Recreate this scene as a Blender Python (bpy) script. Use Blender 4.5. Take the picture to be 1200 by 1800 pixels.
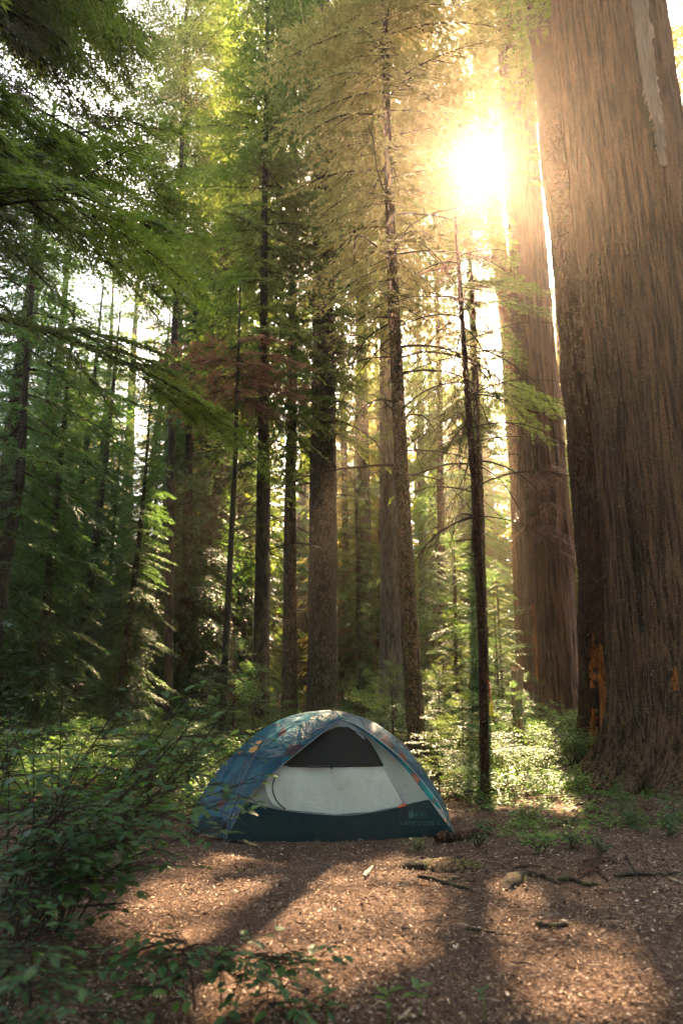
import bpy, math, random
import numpy as np
from mathutils import Vector

for _o in list(bpy.data.objects): bpy.data.objects.remove(_o)
C = bpy.context.scene.collection
SC = bpy.context.scene
R = random.Random(7)
rng = np.random.default_rng(7)
RAD = math.radians

# ------------------------------------------------------------------ camera
CAM_H, FPX = 1.3, 1200.0
PITCH = math.atan(315 / 1200)
_c, _s = math.cos(PITCH), math.sin(PITCH)
CAM = np.array([0, 0, CAM_H])
cd = bpy.data.cameras.new('camera'); cam = bpy.data.objects.new('camera', cd); C.objects.link(cam)
cam.location = CAM; cam.rotation_euler = (math.pi / 2 + PITCH, 0, 0)
cd.sensor_width = 36; cd.lens = 24; cd.clip_start = 0.05; cd.clip_end = 2000
cd.dof.use_dof = True; cd.dof.focus_distance = 7.2; cd.dof.aperture_fstop = 1.5
SC.camera = cam
# ------------------------------------------------------------------ sky, sun, exposure
SUN = np.array([0.192, _c + 0.508 * -_s, _s + 0.508 * _c]); SUN = SUN / np.linalg.norm(SUN)
SUN_EL = math.asin(SUN[2]); SUN_AZ = math.atan2(SUN[0], SUN[1])
W = bpy.data.worlds.new('World'); SC.world = W; W.use_nodes = True
nt = W.node_tree; nt.nodes.clear()
sky = nt.nodes.new('ShaderNodeTexSky'); sky.sky_type = 'NISHITA'; sky.sun_disc = False
sky.sun_elevation = SUN_EL; sky.sun_rotation = SUN_AZ; sky.dust_density = 3.0; sky.air_density = 1.0
bg = nt.nodes.new('ShaderNodeBackground'); bg.inputs[1].default_value = 0.085
nt.links.new(sky.outputs[0], bg.inputs[0])
# bright aureole of the veiled sun itself
tc = nt.nodes.new('ShaderNodeTexCoord')
dp = nt.nodes.new('ShaderNodeVectorMath'); dp.operation = 'DOT_PRODUCT'; dp.inputs[1].default_value = SUN
nrm = nt.nodes.new('ShaderNodeVectorMath'); nrm.operation = 'NORMALIZE'
nt.links.new(tc.outputs['Generated'], nrm.inputs[0]); nt.links.new(nrm.outputs[0], dp.inputs[0])
def wm(op, a, b=None):
    n = nt.nodes.new('ShaderNodeMath'); n.operation = op
    for i, v in enumerate((a, b)):
        if v is None: continue
        if isinstance(v, (int, float)): n.inputs[i].default_value = v
        else: nt.links.new(v, n.inputs[i])
    return n.outputs[0]
cl = wm('MINIMUM', dp.outputs['Value'], 0.9999999)
ang = wm('ARCCOSINE', cl)
def gauss(w, A):
    q = wm('DIVIDE', ang, w); q = wm('MULTIPLY', q, q); q = wm('MULTIPLY', q, -1.0); return wm('MULTIPLY', wm('EXPONENT', q), A)
g = wm('ADD', gauss(RAD(.9), 40.0), gauss(RAD(5), 0.5)); g = wm('ADD', g, gauss(RAD(24), 0.5))
bg2 = nt.nodes.new('ShaderNodeBackground'); bg2.inputs[0].default_value = (1, .74, .42, 1); nt.links.new(g, bg2.inputs[1])
ad = nt.nodes.new('ShaderNodeAddShader'); nt.links.new(bg.outputs[0], ad.inputs[0]); nt.links.new(bg2.outputs[0], ad.inputs[1])
wo = nt.nodes.new('ShaderNodeOutputWorld'); nt.links.new(ad.outputs[0], wo.inputs[0])

sl = bpy.data.lights.new('sun', 'SUN'); sl.energy = 5.0; sl.angle = RAD(0.53); sl.color = (1, .71, .42)
so = bpy.data.objects.new('sun', sl); C.objects.link(so); so.location = (8, 35, 40)
so.rotation_euler = Vector(SUN).to_track_quat('Z', 'Y').to_euler()
SC.view_settings.view_transform = 'Standard'; SC.view_settings.look = 'None'
SC.view_settings.exposure = 3.75; SC.view_settings.gamma = 1.0; SC.view_settings.use_curve_mapping = False
cy = SC.cycles
SC.render.engine = 'CYCLES'
cy.use_denoising = True; cy.max_bounces = 5; cy.diffuse_bounces = 2; cy.glossy_bounces = 1; cy.transmission_bounces = 4
cy.transparent_max_bounces = 6; cy.volume_bounces = 0; cy.sample_clamp_indirect = 1.2; cy.sample_clamp_direct = 0; cy.caustics_reflective = False; cy.caustics_refractive = False
cy.use_adaptive_sampling = True; cy.adaptive_threshold = 0.02

# ------------------------------------------------------------------ pixel helpers (reference pixels -> places)
def ray(px, py):
    u, v = (px - 600) / FPX, (900 - py) / FPX
    return np.array([u, _c - v * _s, _s + v * _c])
def at(px, py, Y):
    d = ray(px, py); return CAM + d * (Y / d[1])
# ------------------------------------------------------------------ noise
_tab = rng.random((257, 257))
def vn(u, v, pu=256):
    u = np.asarray(u, float); v = np.asarray(v, float)
    ui = np.floor(u); vi = np.floor(v); fu = u - ui; fv = v - vi
    fu = fu * fu * (3 - 2 * fu); fv = fv * fv * (3 - 2 * fv)
    a = (ui % pu).astype(int) % 256; b = ((ui + 1) % pu).astype(int) % 256
    c = (vi % 256).astype(int); d = ((vi + 1) % 256).astype(int)
    return (_tab[a, c] * (1 - fu) + _tab[b, c] * fu) * (1 - fv) + (_tab[a, d] * (1 - fu) + _tab[b, d] * fu) * fv
def fbm(u, v, o=3):
    s = 0; a = 1; t = 0
    for k in range(o):
        s = s + a * vn(u * 2 ** k + 17 * k, v * 2 ** k + 5 * k); t += a; a *= .5
    return s / t
def gz(x, y):
    x = np.asarray(x, float); y = np.asarray(y, float)
    nt_ = 1 - .75 * np.exp(-((x + .1) ** 2 / 2.6 + (y - 7.3) ** 2 / 1.6))
    z = nt_ * (0.12 * (fbm(x * .7 + 40, y * .7 + 40, 3) - .5)) + .03 * (fbm(x * 3.3 + 9, y * 3.3 + 3, 3) - .5)
    far = np.clip((y - 11) / 40, 0, 2.5)
    z = z + far * 1.3 + (fbm(x * .12 + 3, y * .12, 3) - .5) * 1.1 * np.clip((y - 10) / 14, 0, 1)
    z = z + .10 * np.exp(-((x - 3.9) ** 2 + (y - 8.2) ** 2) / 3.0)
    z = z + .12 * np.clip((-x - 2.2) / 2, 0, 1) * np.clip(y / 3, 0, 1)
    return z
def gp(px, py):
    d = ray(px, py); t = -CAM_H / d[2]
    for _ in range(12):
        p = CAM + d * t; t += (float(gz(p[0], p[1])) - p[2]) / d[2] * .9
    return CAM + d * t

# ------------------------------------------------------------------ mesh builder
class MB:
    def __init__(s): s.v = []; s.f3 = []; s.f4 = []; s.m3 = []; s.m4 = []; s.t3 = []; s.t4 = []; s.n = 0
    def add(s, V, F, m=0, tint=None):
        V = np.asarray(V, float).reshape(-1, 3); F = np.asarray(F, np.int64)
        if len(F) == 0: return
        if tint is None: tint = .5
        t = np.full(len(F), tint, float) if np.isscalar(tint) else np.asarray(tint, float)
        (s.f3 if F.shape[1] == 3 else s.f4).append(F + s.n); (s.m3 if F.shape[1] == 3 else s.m4).append(np.full(len(F), m))
        (s.t3 if F.shape[1] == 3 else s.t4).append(t); s.v.append(V); s.n += len(V)
    def tris(s, T, m=0, tint=None):
        T = np.asarray(T, float)
        if len(T): s.add(T.reshape(-1, 3), np.arange(len(T) * 3).reshape(-1, 3), m, tint)
    def mesh(s, name, mats, origin=(0, 0, 0), smooth=False):
        me = bpy.data.meshes.new(name)
        V = np.concatenate(s.v) - np.asarray(origin)
        f3 = np.concatenate(s.f3) if s.f3 else np.zeros((0, 3), int); f4 = np.concatenate(s.f4) if s.f4 else np.zeros((0, 4), int)
        mm = np.concatenate(s.m3 + s.m4); tt = np.concatenate(s.t3 + s.t4)
        nf = len(f3) + len(f4); loops = np.concatenate([f3.ravel(), f4.ravel()])
        me.vertices.add(len(V)); me.vertices.foreach_set('co', V.ravel().astype(np.float32))
        me.loops.add(len(loops)); me.loops.foreach_set('vertex_index', loops.astype(np.int32))
        me.polygons.add(nf)
        st = np.concatenate([np.arange(len(f3)) * 3, len(f3) * 3 + np.arange(len(f4)) * 4]).astype(np.int32)
        me.polygons.foreach_set('loop_start', st)
        me.polygons.foreach_set('material_index', mm.astype(np.int32))
        me.polygons.foreach_set('use_smooth', np.full(nf, smooth))
        at_ = me.attributes.new('tint', 'FLOAT', 'FACE'); at_.data.foreach_set('value', tt.astype(np.float32))
        for m in mats: me.materials.append(m)
        me.update(calc_edges=True); me.validate()
        return me
    def build(s, name, mats, parent=None, origin=None, smooth=False):
        if not isinstance(mats, (list, tuple)): mats = [mats]
        if origin is None: origin = parent.location if parent is not None else (0, 0, 0)
        o = bpy.data.objects.new(name, s.mesh(name, mats, origin, smooth)); C.objects.link(o)
        if parent is not None: o.parent = parent
        else: o.location = origin
        return o
def tag(o, label=None, cat=None, group=None, kind=None):
    if label: o['label'] = label
    if cat: o['category'] = cat
    if group: o['group'] = group
    if kind: o['kind'] = kind
    return o
def empty(name, loc, label, cat, group=None):
    o = bpy.data.objects.new(name, None); C.objects.link(o); o.location = [float(a) for a in loc]; o.empty_display_size = .2
    return tag(o, label, cat, group)
def link_mesh(name, me, parent, loc=(0, 0, 0), rot=(0, 0, 0), sc=1):
    o = bpy.data.objects.new(name, me); C.objects.link(o); o.parent = parent; o.location = loc; o.rotation_euler = rot
    o.scale = (sc, sc, sc) if np.isscalar(sc) else sc
    return o
def tube(mb, P, rad, n=6, m=0, cap=True, tint=.5):
    P = np.asarray(P, float); N = len(P); rad = np.full(N, rad, float) if np.isscalar(rad) else np.asarray(rad, float)
    T = np.gradient(P, axis=0); T /= np.linalg.norm(T, axis=1)[:, None] + 1e-9
    ref = np.array([0, 0, 1.]) if abs(T[:, 2]).mean() < .8 else np.array([1., 0, 0])
    A = np.cross(T, ref); A /= np.linalg.norm(A, axis=1)[:, None] + 1e-9; B = np.cross(T, A)
    a = np.arange(n) / n * 2 * math.pi
    V = P[:, None] + rad[:, None, None] * (np.cos(a)[None, :, None] * A[:, None] + np.sin(a)[None, :, None] * B[:, None])
    F = []
    for i in range(N - 1):
        for j in range(n):
            k = (j + 1) % n; F.append((i * n + j, i * n + k, (i + 1) * n + k, (i + 1) * n + j))
    V = V.reshape(-1, 3); b = mb.n
    mb.add(V, F, m, tint)
    if cap and n >= 3:
        for s0, rv in ((0, True), ((N - 1) * n, False)):
            ids = [s0 + j for j in range(n)]
            tr = [(ids[0], ids[j], ids[j + 1]) for j in range(1, n - 1)]
            mb.f3.append(np.array(tr) + b); mb.m3.append(np.full(len(tr), m)); mb.t3.append(np.full(len(tr), tint))
def catmull(P, n):
    P = np.asarray(P, float); Q = np.vstack([2 * P[0] - P[1], P, 2 * P[-1] - P[-2]]); out = []
    L = len(P) - 1; ts = np.linspace(0, L, n)
    for t in ts:
        i = min(int(t), L - 1); f = t - i; a, b, c, d = Q[i], Q[i + 1], Q[i + 2], Q[i + 3]
        out.append(.5 * (2 * b + (c - a) * f + (2 * a - 5 * b + 4 * c - d) * f * f + (-a + 3 * b - 3 * c + d) * f ** 3))
    return np.array(out)

# ------------------------------------------------------------------ materials
class NT:
    def __init__(s, name):
        s.m = bpy.data.materials.new(name); s.m.use_nodes = True; s.t = s.m.node_tree; s.t.nodes.clear()
        s.out = s.n('ShaderNodeOutputMaterial')
    def n(s, ty, **k):
        x = s.t.nodes.new(ty)
        for a, b in k.items(): setattr(x, a, b)
        return x
    def l(s, a, b): s.t.links.new(a, b)
    def noise(s, vec, scale, detail=6, rough=.6, dist=0):
        n = s.n('ShaderNodeTexNoise'); n.inputs['Scale'].default_value = scale; n.inputs['Detail'].default_value = detail
        n.inputs['Roughness'].default_value = rough; n.inputs['Distortion'].default_value = dist
        if vec is not None: s.l(vec, n.inputs['Vector'])
        return n.outputs['Fac']
    def ramp(s, fac, stops, interp='LINEAR'):
        r = s.n('ShaderNodeValToRGB'); r.color_ramp.interpolation = interp; e = r.color_ramp.elements
        while len(e) < len(stops): e.new(.5)
        for i, (p, c) in enumerate(stops):
            e[i].position = p; e[i].color = (*c, 1) if not np.isscalar(c) else (c, c, c, 1)
        s.l(fac, r.inputs[0]); return r.outputs[0]
    def mix(s, f, a, b, mode='MIX'):
        x = s.n('ShaderNodeMix', data_type='RGBA', blend_type=mode)
        for i, v in ((0, f), (6, a), (7, b)):
            if isinstance(v, (int, float)): x.inputs[i].default_value = v
            elif isinstance(v, tuple): x.inputs[i].default_value = (*v, 1)
            else: s.l(v, x.inputs[i])
        return x.outputs[2]
    def obj(s, scale=(1, 1, 1)):
        t = s.n('ShaderNodeTexCoord'); mp = s.n('ShaderNodeMapping'); mp.inputs['Scale'].default_value = scale
        s.l(t.outputs['Object'], mp.inputs['Vector']); return mp.outputs[0]
    def attr(s, name='tint'):
        a = s.n('ShaderNodeAttribute'); a.attribute_name = name; return a.outputs['Fac']
    def bump(s, h, strength, dist=.02, nrm=None):
        b = s.n('ShaderNodeBump'); b.inputs['Strength'].default_value = strength; b.inputs['Distance'].default_value = dist
        s.l(h, b.inputs['Height'])
        if nrm is not None: s.l(nrm, b.inputs['Normal'])
        return b.outputs[0]
    def princ(s, col, rough=.8, spec=.3, nrm=None, **k):
        p = s.n('ShaderNodeBsdfPrincipled')
        if isinstance(col, tuple): p.inputs['Base Color'].default_value = (*col, 1)
        else: s.l(col, p.inputs['Base Color'])
        p.inputs['Roughness'].default_value = rough; p.inputs['Specular IOR Level'].default_value = spec
        if nrm is not None: s.l(nrm, p.inputs['Normal'])
        for a, b in k.items(): p.inputs[a].default_value = b
        return p.outputs[0]
    def done(s, sh): s.l(sh, s.out.inputs[0]); return s.m
    def trans(s, col):
        t = s.n('ShaderNodeBsdfTranslucent')
        if isinstance(col, tuple): t.inputs[0].default_value = (*col, 1)
        else: s.l(col, t.inputs[0])
        return t.outputs[0]
    def mixs(s, f, a, b):
        x = s.n('ShaderNodeMixShader')
        if isinstance(f, (int, float)): x.inputs[0].default_value = f
        else: s.l(f, x.inputs[0])
        s.l(a, x.inputs[1]); s.l(b, x.inputs[2]); return x.outputs[0]

def bark(name, c1, c2, moss=(.09, .09, .025), mossamt=.5, sx=14, sz=2.2, strength=.9, scaly=False, lichen=(.22, .2, .15)):
    N = NT(name); v = N.obj((sx, sx, sz)); f = N.noise(v, 1.0, 8, .65, .3)
    v2 = N.obj((1, 1, .45)); big = N.noise(v2, 1.6, 4, .6); v3 = N.obj((1, 1, .8)); fine = N.noise(v3, 55, 4, .6)
    col = N.ramp(f, [(.40, c1), (.58, c2)])
    col = N.mix(N.ramp(big, [(.35, 0.), (.7, .45)]), col, tuple(a * .5 for a in c1))
    mk = N.noise(N.obj((1, 1, .6)), 7, 6, .7); mk = N.ramp(mk, [(.62 - .2 * mossamt, 0.), (.70 - .2 * mossamt, .85)])
    col = N.mix(mk, col, moss)
    lk = N.noise(N.obj((1, 1, 1)), 34, 5, .6); lk = N.ramp(lk, [(.60, 0.), (.76, .45)]); col = N.mix(lk, col, lichen)
    col = N.mix(1.0, col, N.ramp(fine, [(.36, .45), (.6, 1.15)]), 'MULTIPLY')
    if scaly:
        vo = N.n('ShaderNodeTexVoronoi', feature='DISTANCE_TO_EDGE'); vo.inputs['Scale'].default_value = 1; N.l(N.obj((22, 22, 13)), vo.inputs['Vector'])
        e = N.ramp(vo.outputs['Distance'], [(0, 0.), (.14, 1.)]); col = N.mix(e, tuple(a * .35 for a in c1), col)
        nb = N.bump(e, .6, .02); nb = N.bump(f, strength, .03, nb)
    else: nb = N.bump(f, strength, .04)
    nb = N.bump(fine, .5, .008, nb)
    return N.done(N.princ(col, .92, .15, nb))
def foliage(name, d1, d2, tr, tf=.45, rough=.5, spec=.35, var=.35):
    N = NT(name); t = N.attr(); oi = N.n('ShaderNodeObjectInfo')
    col = N.mix(t, d1, d2); r = N.ramp(oi.outputs['Random'], [(0, 1 - var), (1, 1.)])
    col = N.mix(1.0, col, r, 'MULTIPLY'); tcol = N.mix(t, tuple(a * .6 for a in tr), tr)
    return N.done(N.mixs(tf, N.princ(col, rough, spec), N.trans(tcol)))
def plain(name, col, rough=.8, spec=.3, nscale=20, var=.3, strength=.3):
    N = NT(name); f = N.noise(N.obj(), nscale, 5, .6)
    c = N.ramp(f, [(.3, tuple(a * (1 - var) for a in col)), (.7, tuple(min(1, a * (1 + var)) for a in col))])
    return N.done(N.princ(c, rough, spec, N.bump(f, strength, .01)))

M = {}
M['cedar'] = bark('cedar_bark', (.024, .011, .006), (.20, .108, .060), sx=22, sz=.75, mossamt=.05, strength=1.0, moss=(.075, .075, .025))
M['amber'] = bark('amber_sunlit_bark', (.10, .042, .018), (.40, .19, .08), sx=22, sz=3, mossamt=-.3, scaly=True)  # amber sunlight on the slim trunk is put into this bark colour
M['red'] = bark('reddish_bark', (.022, .009, .005), (.11, .044, .022), sx=16, sz=5, mossamt=.25, scaly=True, moss=(.12, .09, .04))
M['fir'] = bark('scaly_fir_bark', (.05, .038, .026), (.23, .175, .115), sx=22, sz=9, mossamt=.55, scaly=True, moss=(.055, .055, .018))
M['mossy'] = bark('mossy_bark', (.045, .028, .015), (.25, .15, .08), sx=18, sz=9, mossamt=.65, scaly=True, moss=(.10, .085, .02))
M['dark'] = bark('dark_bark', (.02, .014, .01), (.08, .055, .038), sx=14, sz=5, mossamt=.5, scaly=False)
M['grey'] = bark('grey_bark', (.06, .05, .04), (.22, .18, .14), sx=16, sz=3, mossamt=.3)
M['twig'] = plain('twig_wood', (.045, .03, .02), .9, .1, 30)
M['palewood'] = plain('pale_dead_wood', (.42, .33, .23), .85, .2, 25)
M['rot'] = bark('orange_rotten_wood', (.20, .055, .012), (.55, .20, .05), sx=18, sz=2.0, mossamt=-.6, moss=(.2, .08, .02), lichen=(.5, .2, .05))
M['snag'] = bark('weathered_snag_wood', (.30, .18, .08), (.66, .46, .25), sx=40, sz=2.0, mossamt=-.3, strength=.5)
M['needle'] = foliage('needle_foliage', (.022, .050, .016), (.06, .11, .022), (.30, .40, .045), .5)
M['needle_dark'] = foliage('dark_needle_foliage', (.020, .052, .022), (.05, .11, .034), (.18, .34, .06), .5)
M['needle_warm'] = foliage('backlit_yellow_needle_foliage', (.036, .052, .018), (.10, .095, .022), (.56, .46, .11), .55)  # warm copy of the needles: golden backlight near the sun put into the colour
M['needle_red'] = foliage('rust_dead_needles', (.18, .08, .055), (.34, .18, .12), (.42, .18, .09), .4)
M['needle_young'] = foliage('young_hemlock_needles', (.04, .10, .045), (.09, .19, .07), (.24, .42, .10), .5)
M['spray'] = foliage('sunlit_hemlock_sprays', (.08, .14, .04), (.17, .24, .07), (.26, .36, .08), .45, .4, .5)  # white sunlight on these sprays is put into their paler colour
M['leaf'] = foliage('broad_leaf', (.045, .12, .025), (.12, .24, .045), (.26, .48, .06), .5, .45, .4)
M['leaf_dark'] = foliage('shaded_leaf', (.026, .075, .026), (.07, .145, .042), (.12, .28, .055), .42, .5, .35)  # darker copy of the broad leaf, with the shade put into its colour
M['moss'] = foliage('moss_tuft', (.06, .055, .012), (.14, .12, .03), (.2, .18, .04), .3, .9, .1)
M['lichen'] = foliage('pale_lichen_scales', (.10, .095, .05), (.22, .20, .12), (.2, .18, .06), .2, .9, .1)

# ground
N = NT('needle_duff'); v = N.obj(); f = N.noise(v, 2.2, 6, .6); f2 = N.noise(v, 70, 6, .75); f3 = N.noise(v, 260, 3, .7)
col = N.ramp(f2, [(.32, (.022, .011, .007)), (.5, (.095, .050, .031)), (.68, (.40, .29, .215))])
col = N.mix(N.ramp(f, [(.35, 0.), (.65, .55)]), col, (.055, .030, .020))
nb = N.bump(f2, 1.0, .02); nb = N.bump(f3, .7, .006, nb)
M['ground'] = N.done(N.princ(col, .95, .12, nb))
N = NT('litter'); t = N.attr()
col = N.ramp(t, [(0, (.018, .009, .006)), (.35, (.10, .052, .032)), (.72, (.42, .28, .19)), (1, (.78, .64, .52))])
M['litter'] = N.done(N.mixs(.12, N.princ(col, .75, .3), N.trans(col)))

# ------------------------------------------------------------------ haze (scattering air added for the glow round the sun)
def box_mesh(mb, lo, hi, m=0):
    x0, y0, z0 = lo; x1, y1, z1 = hi
    V = [(x0, y0, z0), (x1, y0, z0), (x1, y1, z0), (x0, y1, z0), (x0, y0, z1), (x1, y0, z1), (x1, y1, z1), (x0, y1, z1)]
    mb.add(V, [(0, 3, 2, 1), (4, 5, 6, 7), (0, 1, 5, 4), (1, 2, 6, 5), (2, 3, 7, 6), (3, 0, 4, 7)], m)
HAZE, HAZE_G = 0.0019, 0.84
mb = MB(); box_mesh(mb, (-150, -42, -2.5), (150, 172, 46))
hm = bpy.data.materials.new('haze_air'); hm.use_nodes = True; hm.node_tree.nodes.clear()
pv = hm.node_tree.nodes.new('ShaderNodeVolumePrincipled'); pv.inputs['Density'].default_value = HAZE
pv.inputs['Color'].default_value = (1, .82, .65, 1); pv.inputs['Anisotropy'].default_value = HAZE_G
ho = hm.node_tree.nodes.new('ShaderNodeOutputMaterial'); hm.node_tree.links.new(pv.outputs[0], ho.inputs['Volume'])
tag(mb.build('haze', hm), kind='stuff')

# ------------------------------------------------------------------ forest floor
xs = np.concatenate([np.linspace(-140, -14, 22), np.linspace(-13, -5, 28), np.linspace(-4.9, 6, 180), np.linspace(6.3, 14, 26), np.linspace(15, 140, 22)])
ys = np.concatenate([np.linspace(-40, -1, 12), np.linspace(0, 10, 170), np.linspace(10.2, 30, 70), np.linspace(31, 168, 50)])
X, Y = np.meshgrid(xs, ys); Z = gz(X, Y)
nx, ny = len(xs), len(ys); idx = np.arange(nx * ny).reshape(ny, nx)
F = np.stack([idx[:-1, :-1], idx[:-1, 1:], idx[1:, 1:], idx[1:, :-1]], -1).reshape(-1, 4)
mb = MB(); mb.add(np.stack([X, Y, Z], -1), F); tag(mb.build('forest_floor', M['ground'], smooth=True), kind='structure')

# ------------------------------------------------------------------ foliage templates
def unit(v): return v / (np.linalg.norm(v, axis=-1, keepdims=True) + 1e-9)
def bough_t(L, leaf, lw, tstep, lstep, seed, wid=.40, droop=.22, sparse=.1, up=.05, sub=True, hang=.35):
    r = random.Random(seed); pos = []; ang = []; sc = []; wood = []
    cx = r.uniform(-.12, .12)
    def ax(s): return np.array([s * L, cx * L * s * s, up * s * L - droop * L * s * s])
    P = [ax(s) for s in np.linspace(0, 1, 7)]
    for i in range(6):
        w = .012 * L * (1 - i / 6.5); a, b = P[i], P[i + 1]
        for o in (np.array([0, w, 0]), np.array([0, 0, w])): wood.append([a - o, a + o, b])
    for k in range(int(L / tstep)):
        s = (k + .5) * tstep / L
        if s < .1: continue
        for side in (-1, 1):
            if r.random() < sparse: continue
            a0 = side * RAD(r.uniform(42, 66) * (1 - .35 * s)); tl = (wid * L * (1 - s) ** .75 * min(1, s / .25 + .15) + leaf) * r.uniform(.55, 1.15)
            d0 = np.array([math.cos(a0), math.sin(a0), r.uniform(-.22, .06)]); p0 = ax(s)
            def pt(d): return p0 + d0 * d + np.array([0, 0, -hang * d * d / max(.5, L * .6)])
            e = pt(tl); w = .004 + .004 * tl; wood.append([p0 - (0, 0, w), p0 + (0, 0, w), e])
            d = leaf * .4; q = 1
            while d < tl:
                p = pt(d)
                if sub and tl - d > leaf * 1.6:
                    q = -q; a1 = a0 + q * RAD(r.uniform(35, 60)); sl_ = min((tl - d) * .5, leaf * 3.2) * r.uniform(.6, 1.1)
                    d1 = np.array([math.cos(a1), math.sin(a1), r.uniform(-.3, .05)]); m_ = max(1, int(sl_ / (lstep * 1.1)))
                    for j in range(m_):
                        pos.append(p + d1 * (sl_ * (j + .3) / m_)); ang.append(a1 + (1 if j % 2 else -1) * RAD(r.uniform(18, 55))); sc.append(r.uniform(.7, 1.15))
                pos.append(p); ang.append(a0 + (1 if r.random() < .5 else -1) * RAD(r.uniform(25, 60))); sc.append(r.uniform(.6, 1.1)); d += lstep
            pos.append(e); ang.append(a0); sc.append(1.)
    pos = np.array(pos); ang = np.array(ang); sc = np.array(sc)[:, None]; g_ = np.random.default_rng(seed); n = len(pos)
    v = np.stack([np.cos(ang), np.sin(ang), g_.uniform(-.5, .22, n)], -1); v = unit(v) * leaf * sc
    w = unit(np.cross(v, unit(np.stack([g_.normal(0, .35, n), g_.normal(0, .35, n), np.ones(n)], -1)))) * lw * .5 * sc
    return np.stack([pos - w, pos + w, pos + v], 1), np.array(wood), L
T_NEAR = [bough_t(L, .055, .016, .07, .035, 10 + i, up=.0, droop=.3) for i, L in enumerate((.7, .9, 1.2, 1.5))]
T_HERO = [bough_t(L, .095, .034, .085, .05, 30 + i, wid=.36, up=.08, droop=.28, sparse=.08) for i, L in enumerate((1.8, 2.3, 2.6))]
T_MID = [bough_t(L, .125, .048, .12, .07, 50 + i, sparse=.10, wid=.42) for i, L in enumerate((1.4, 1.9, 2.4, 3.0))] + \
        [bough_t(L, .125, .046, .12, .075, 60 + i, sparse=.2, droop=.35, wid=.38) for i, L in enumerate((1.6, 2.2, 2.8))]
T_FAR = [bough_t(L, .34, .17, .26, .17, 70 + i, sparse=.1, wid=.5) for i, L in enumerate((1.6, 2.2, 3.0))]

def rot_zy(az, tilt, roll=0):
    cz, sz = math.cos(az), math.sin(az); ct, st = math.cos(tilt), math.sin(tilt); cr, sr = math.cos(roll), math.sin(roll)
    Rz = np.array([[cz, -sz, 0], [sz, cz, 0], [0, 0, 1]]); Ry = np.array([[ct, 0, -st], [0, 1, 0], [st, 0, ct]]); Rx = np.array([[1, 0, 0], [0, cr, -sr], [0, sr, cr]])
    return Rz @ Ry @ Rx
def pick(ts, L, r):
    c = sorted(ts, key=lambda t: abs(t[2] - L))[:3]; return r.choice(c)
def crown(mb, axis, z0, z1, n, Lf, ts, seed=1, keep=None, az_bias=None, tilt=(.1, -.35), m=0, mw=1, tj=.14):
    """boughs set round a stem; Lf(u) length, u 0 at the lowest bough and 1 at the top"""
    r = random.Random(seed); az = r.random() * 6.28
    for i in range(n):
        u = (i + r.random()) / n
        h = z0 + (z1 - z0) * u; az += 2.4 + r.uniform(-.5, .5)
        a_ = az if az_bias is None else az_bias[0] + r.gauss(0, az_bias[1])
        L = max(.25, Lf(u) * r.uniform(.65, 1.15)); T, Wd, L0 = pick(ts, L, r); k = L / L0
        ti = tilt[1] + (tilt[0] - tilt[1]) * u + r.uniform(-tj, tj)
        Q = rot_zy(a_, ti, r.uniform(-1.8, 1.8) * tj); x, y = axis(h); p = np.array([x, y, h])
        lv = (T.reshape(-1, 3) * k) @ Q.T + p; lv = lv.reshape(-1, 3, 3)
        if keep is not None:
            mk = keep(lv[:, 0])
            if mk.sum() < .05 * len(mk): continue
            lv = lv[mk]
        tint = np.clip(r.uniform(.1, .8) + rng.normal(0, .15, len(lv)), 0, 1)
        mb.tris(lv, m, tint)
        wv = ((Wd.reshape(-1, 3) * k) @ Q.T + p).reshape(-1, 3, 3); mb.tris(wv, mw)

# ------------------------------------------------------------------ trunks and bare branches
def trunk_mesh(axisP, rad, nseg, kind, flare=.0, fh=.6, lobes=5, seed=0, amp=1.0, lobe_amp=.45):
    """axisP (n,3) centre line from the ground up, rad (n,)"""
    n = len(axisP); a = np.arange(nseg) / nseg; A, Zi = np.meshgrid(a, np.arange(n)); z = axisP[:, 2][:, None] + 0 * A; zb = axisP[0, 2]
    r = rad[:, None] * np.ones_like(A)
    h = z - zb
    circ = 2 * math.pi * rad.mean()
    if flare:
        lb = .5 + .5 * np.cos(2 * math.pi * (A * lobes + seed * .37) + 2.2 * (vn(A * 4 + seed, h * .3, 4) - .5))
        r = r * (1 + flare * np.exp(-h / fh) * (1 - lobe_amp + 2 * lobe_amp * lb))
        r = r * (1 + .05 * lobe_amp * (lb - .5) * np.exp(-h / (fh * 6)))
    if kind == 'cedar':
        K = max(10, int(circ / .11)); K2 = K * 3
        wp = 1.6 * (vn(A * 8 + seed, h * .45, 8) - .5) + .6 * (vn(A * 16, h * 1.3 + seed, 16) - .5)
        f1 = 1 - np.abs(2 * vn((A * K + wp) % K, h * .35 + seed, K) - 1); f2 = 1 - np.abs(2 * vn((A * K2 + wp * 2) % K2, h * .9, K2) - 1)
        f3 = vn(A * K * 4 % (K * 4), h * 9, K * 4)
        d = .10 * (f1 ** 1.5 - .5) + .026 * (f2 - .5) + .010 * (f3 - .5)
    else:
        K = max(8, int(circ / .055)); f1 = vn(A * K, h * 14 + seed, K); f2 = vn(A * K * 2, h * 30, K * 2); f3 = vn(A * 5, h * 1.2 + seed, 5)
        d = .016 * (f1 - .5) + .008 * (f2 - .5) + rad.mean() * .10 * (f3 - .5)
    r = r + d * amp * min(1, rad.mean() / .12 + .25)
    V = axisP[:, None, :] + np.stack([np.cos(A * 2 * math.pi) * r, np.sin(A * 2 * math.pi) * r, 0 * r], -1)
    i = np.arange(n * nseg).reshape(n, nseg); j = np.roll(i, -1, 1)
    F = np.stack([i[:-1], j[:-1], j[1:], i[1:]], -1).reshape(-1, 4)
    return V, F
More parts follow.
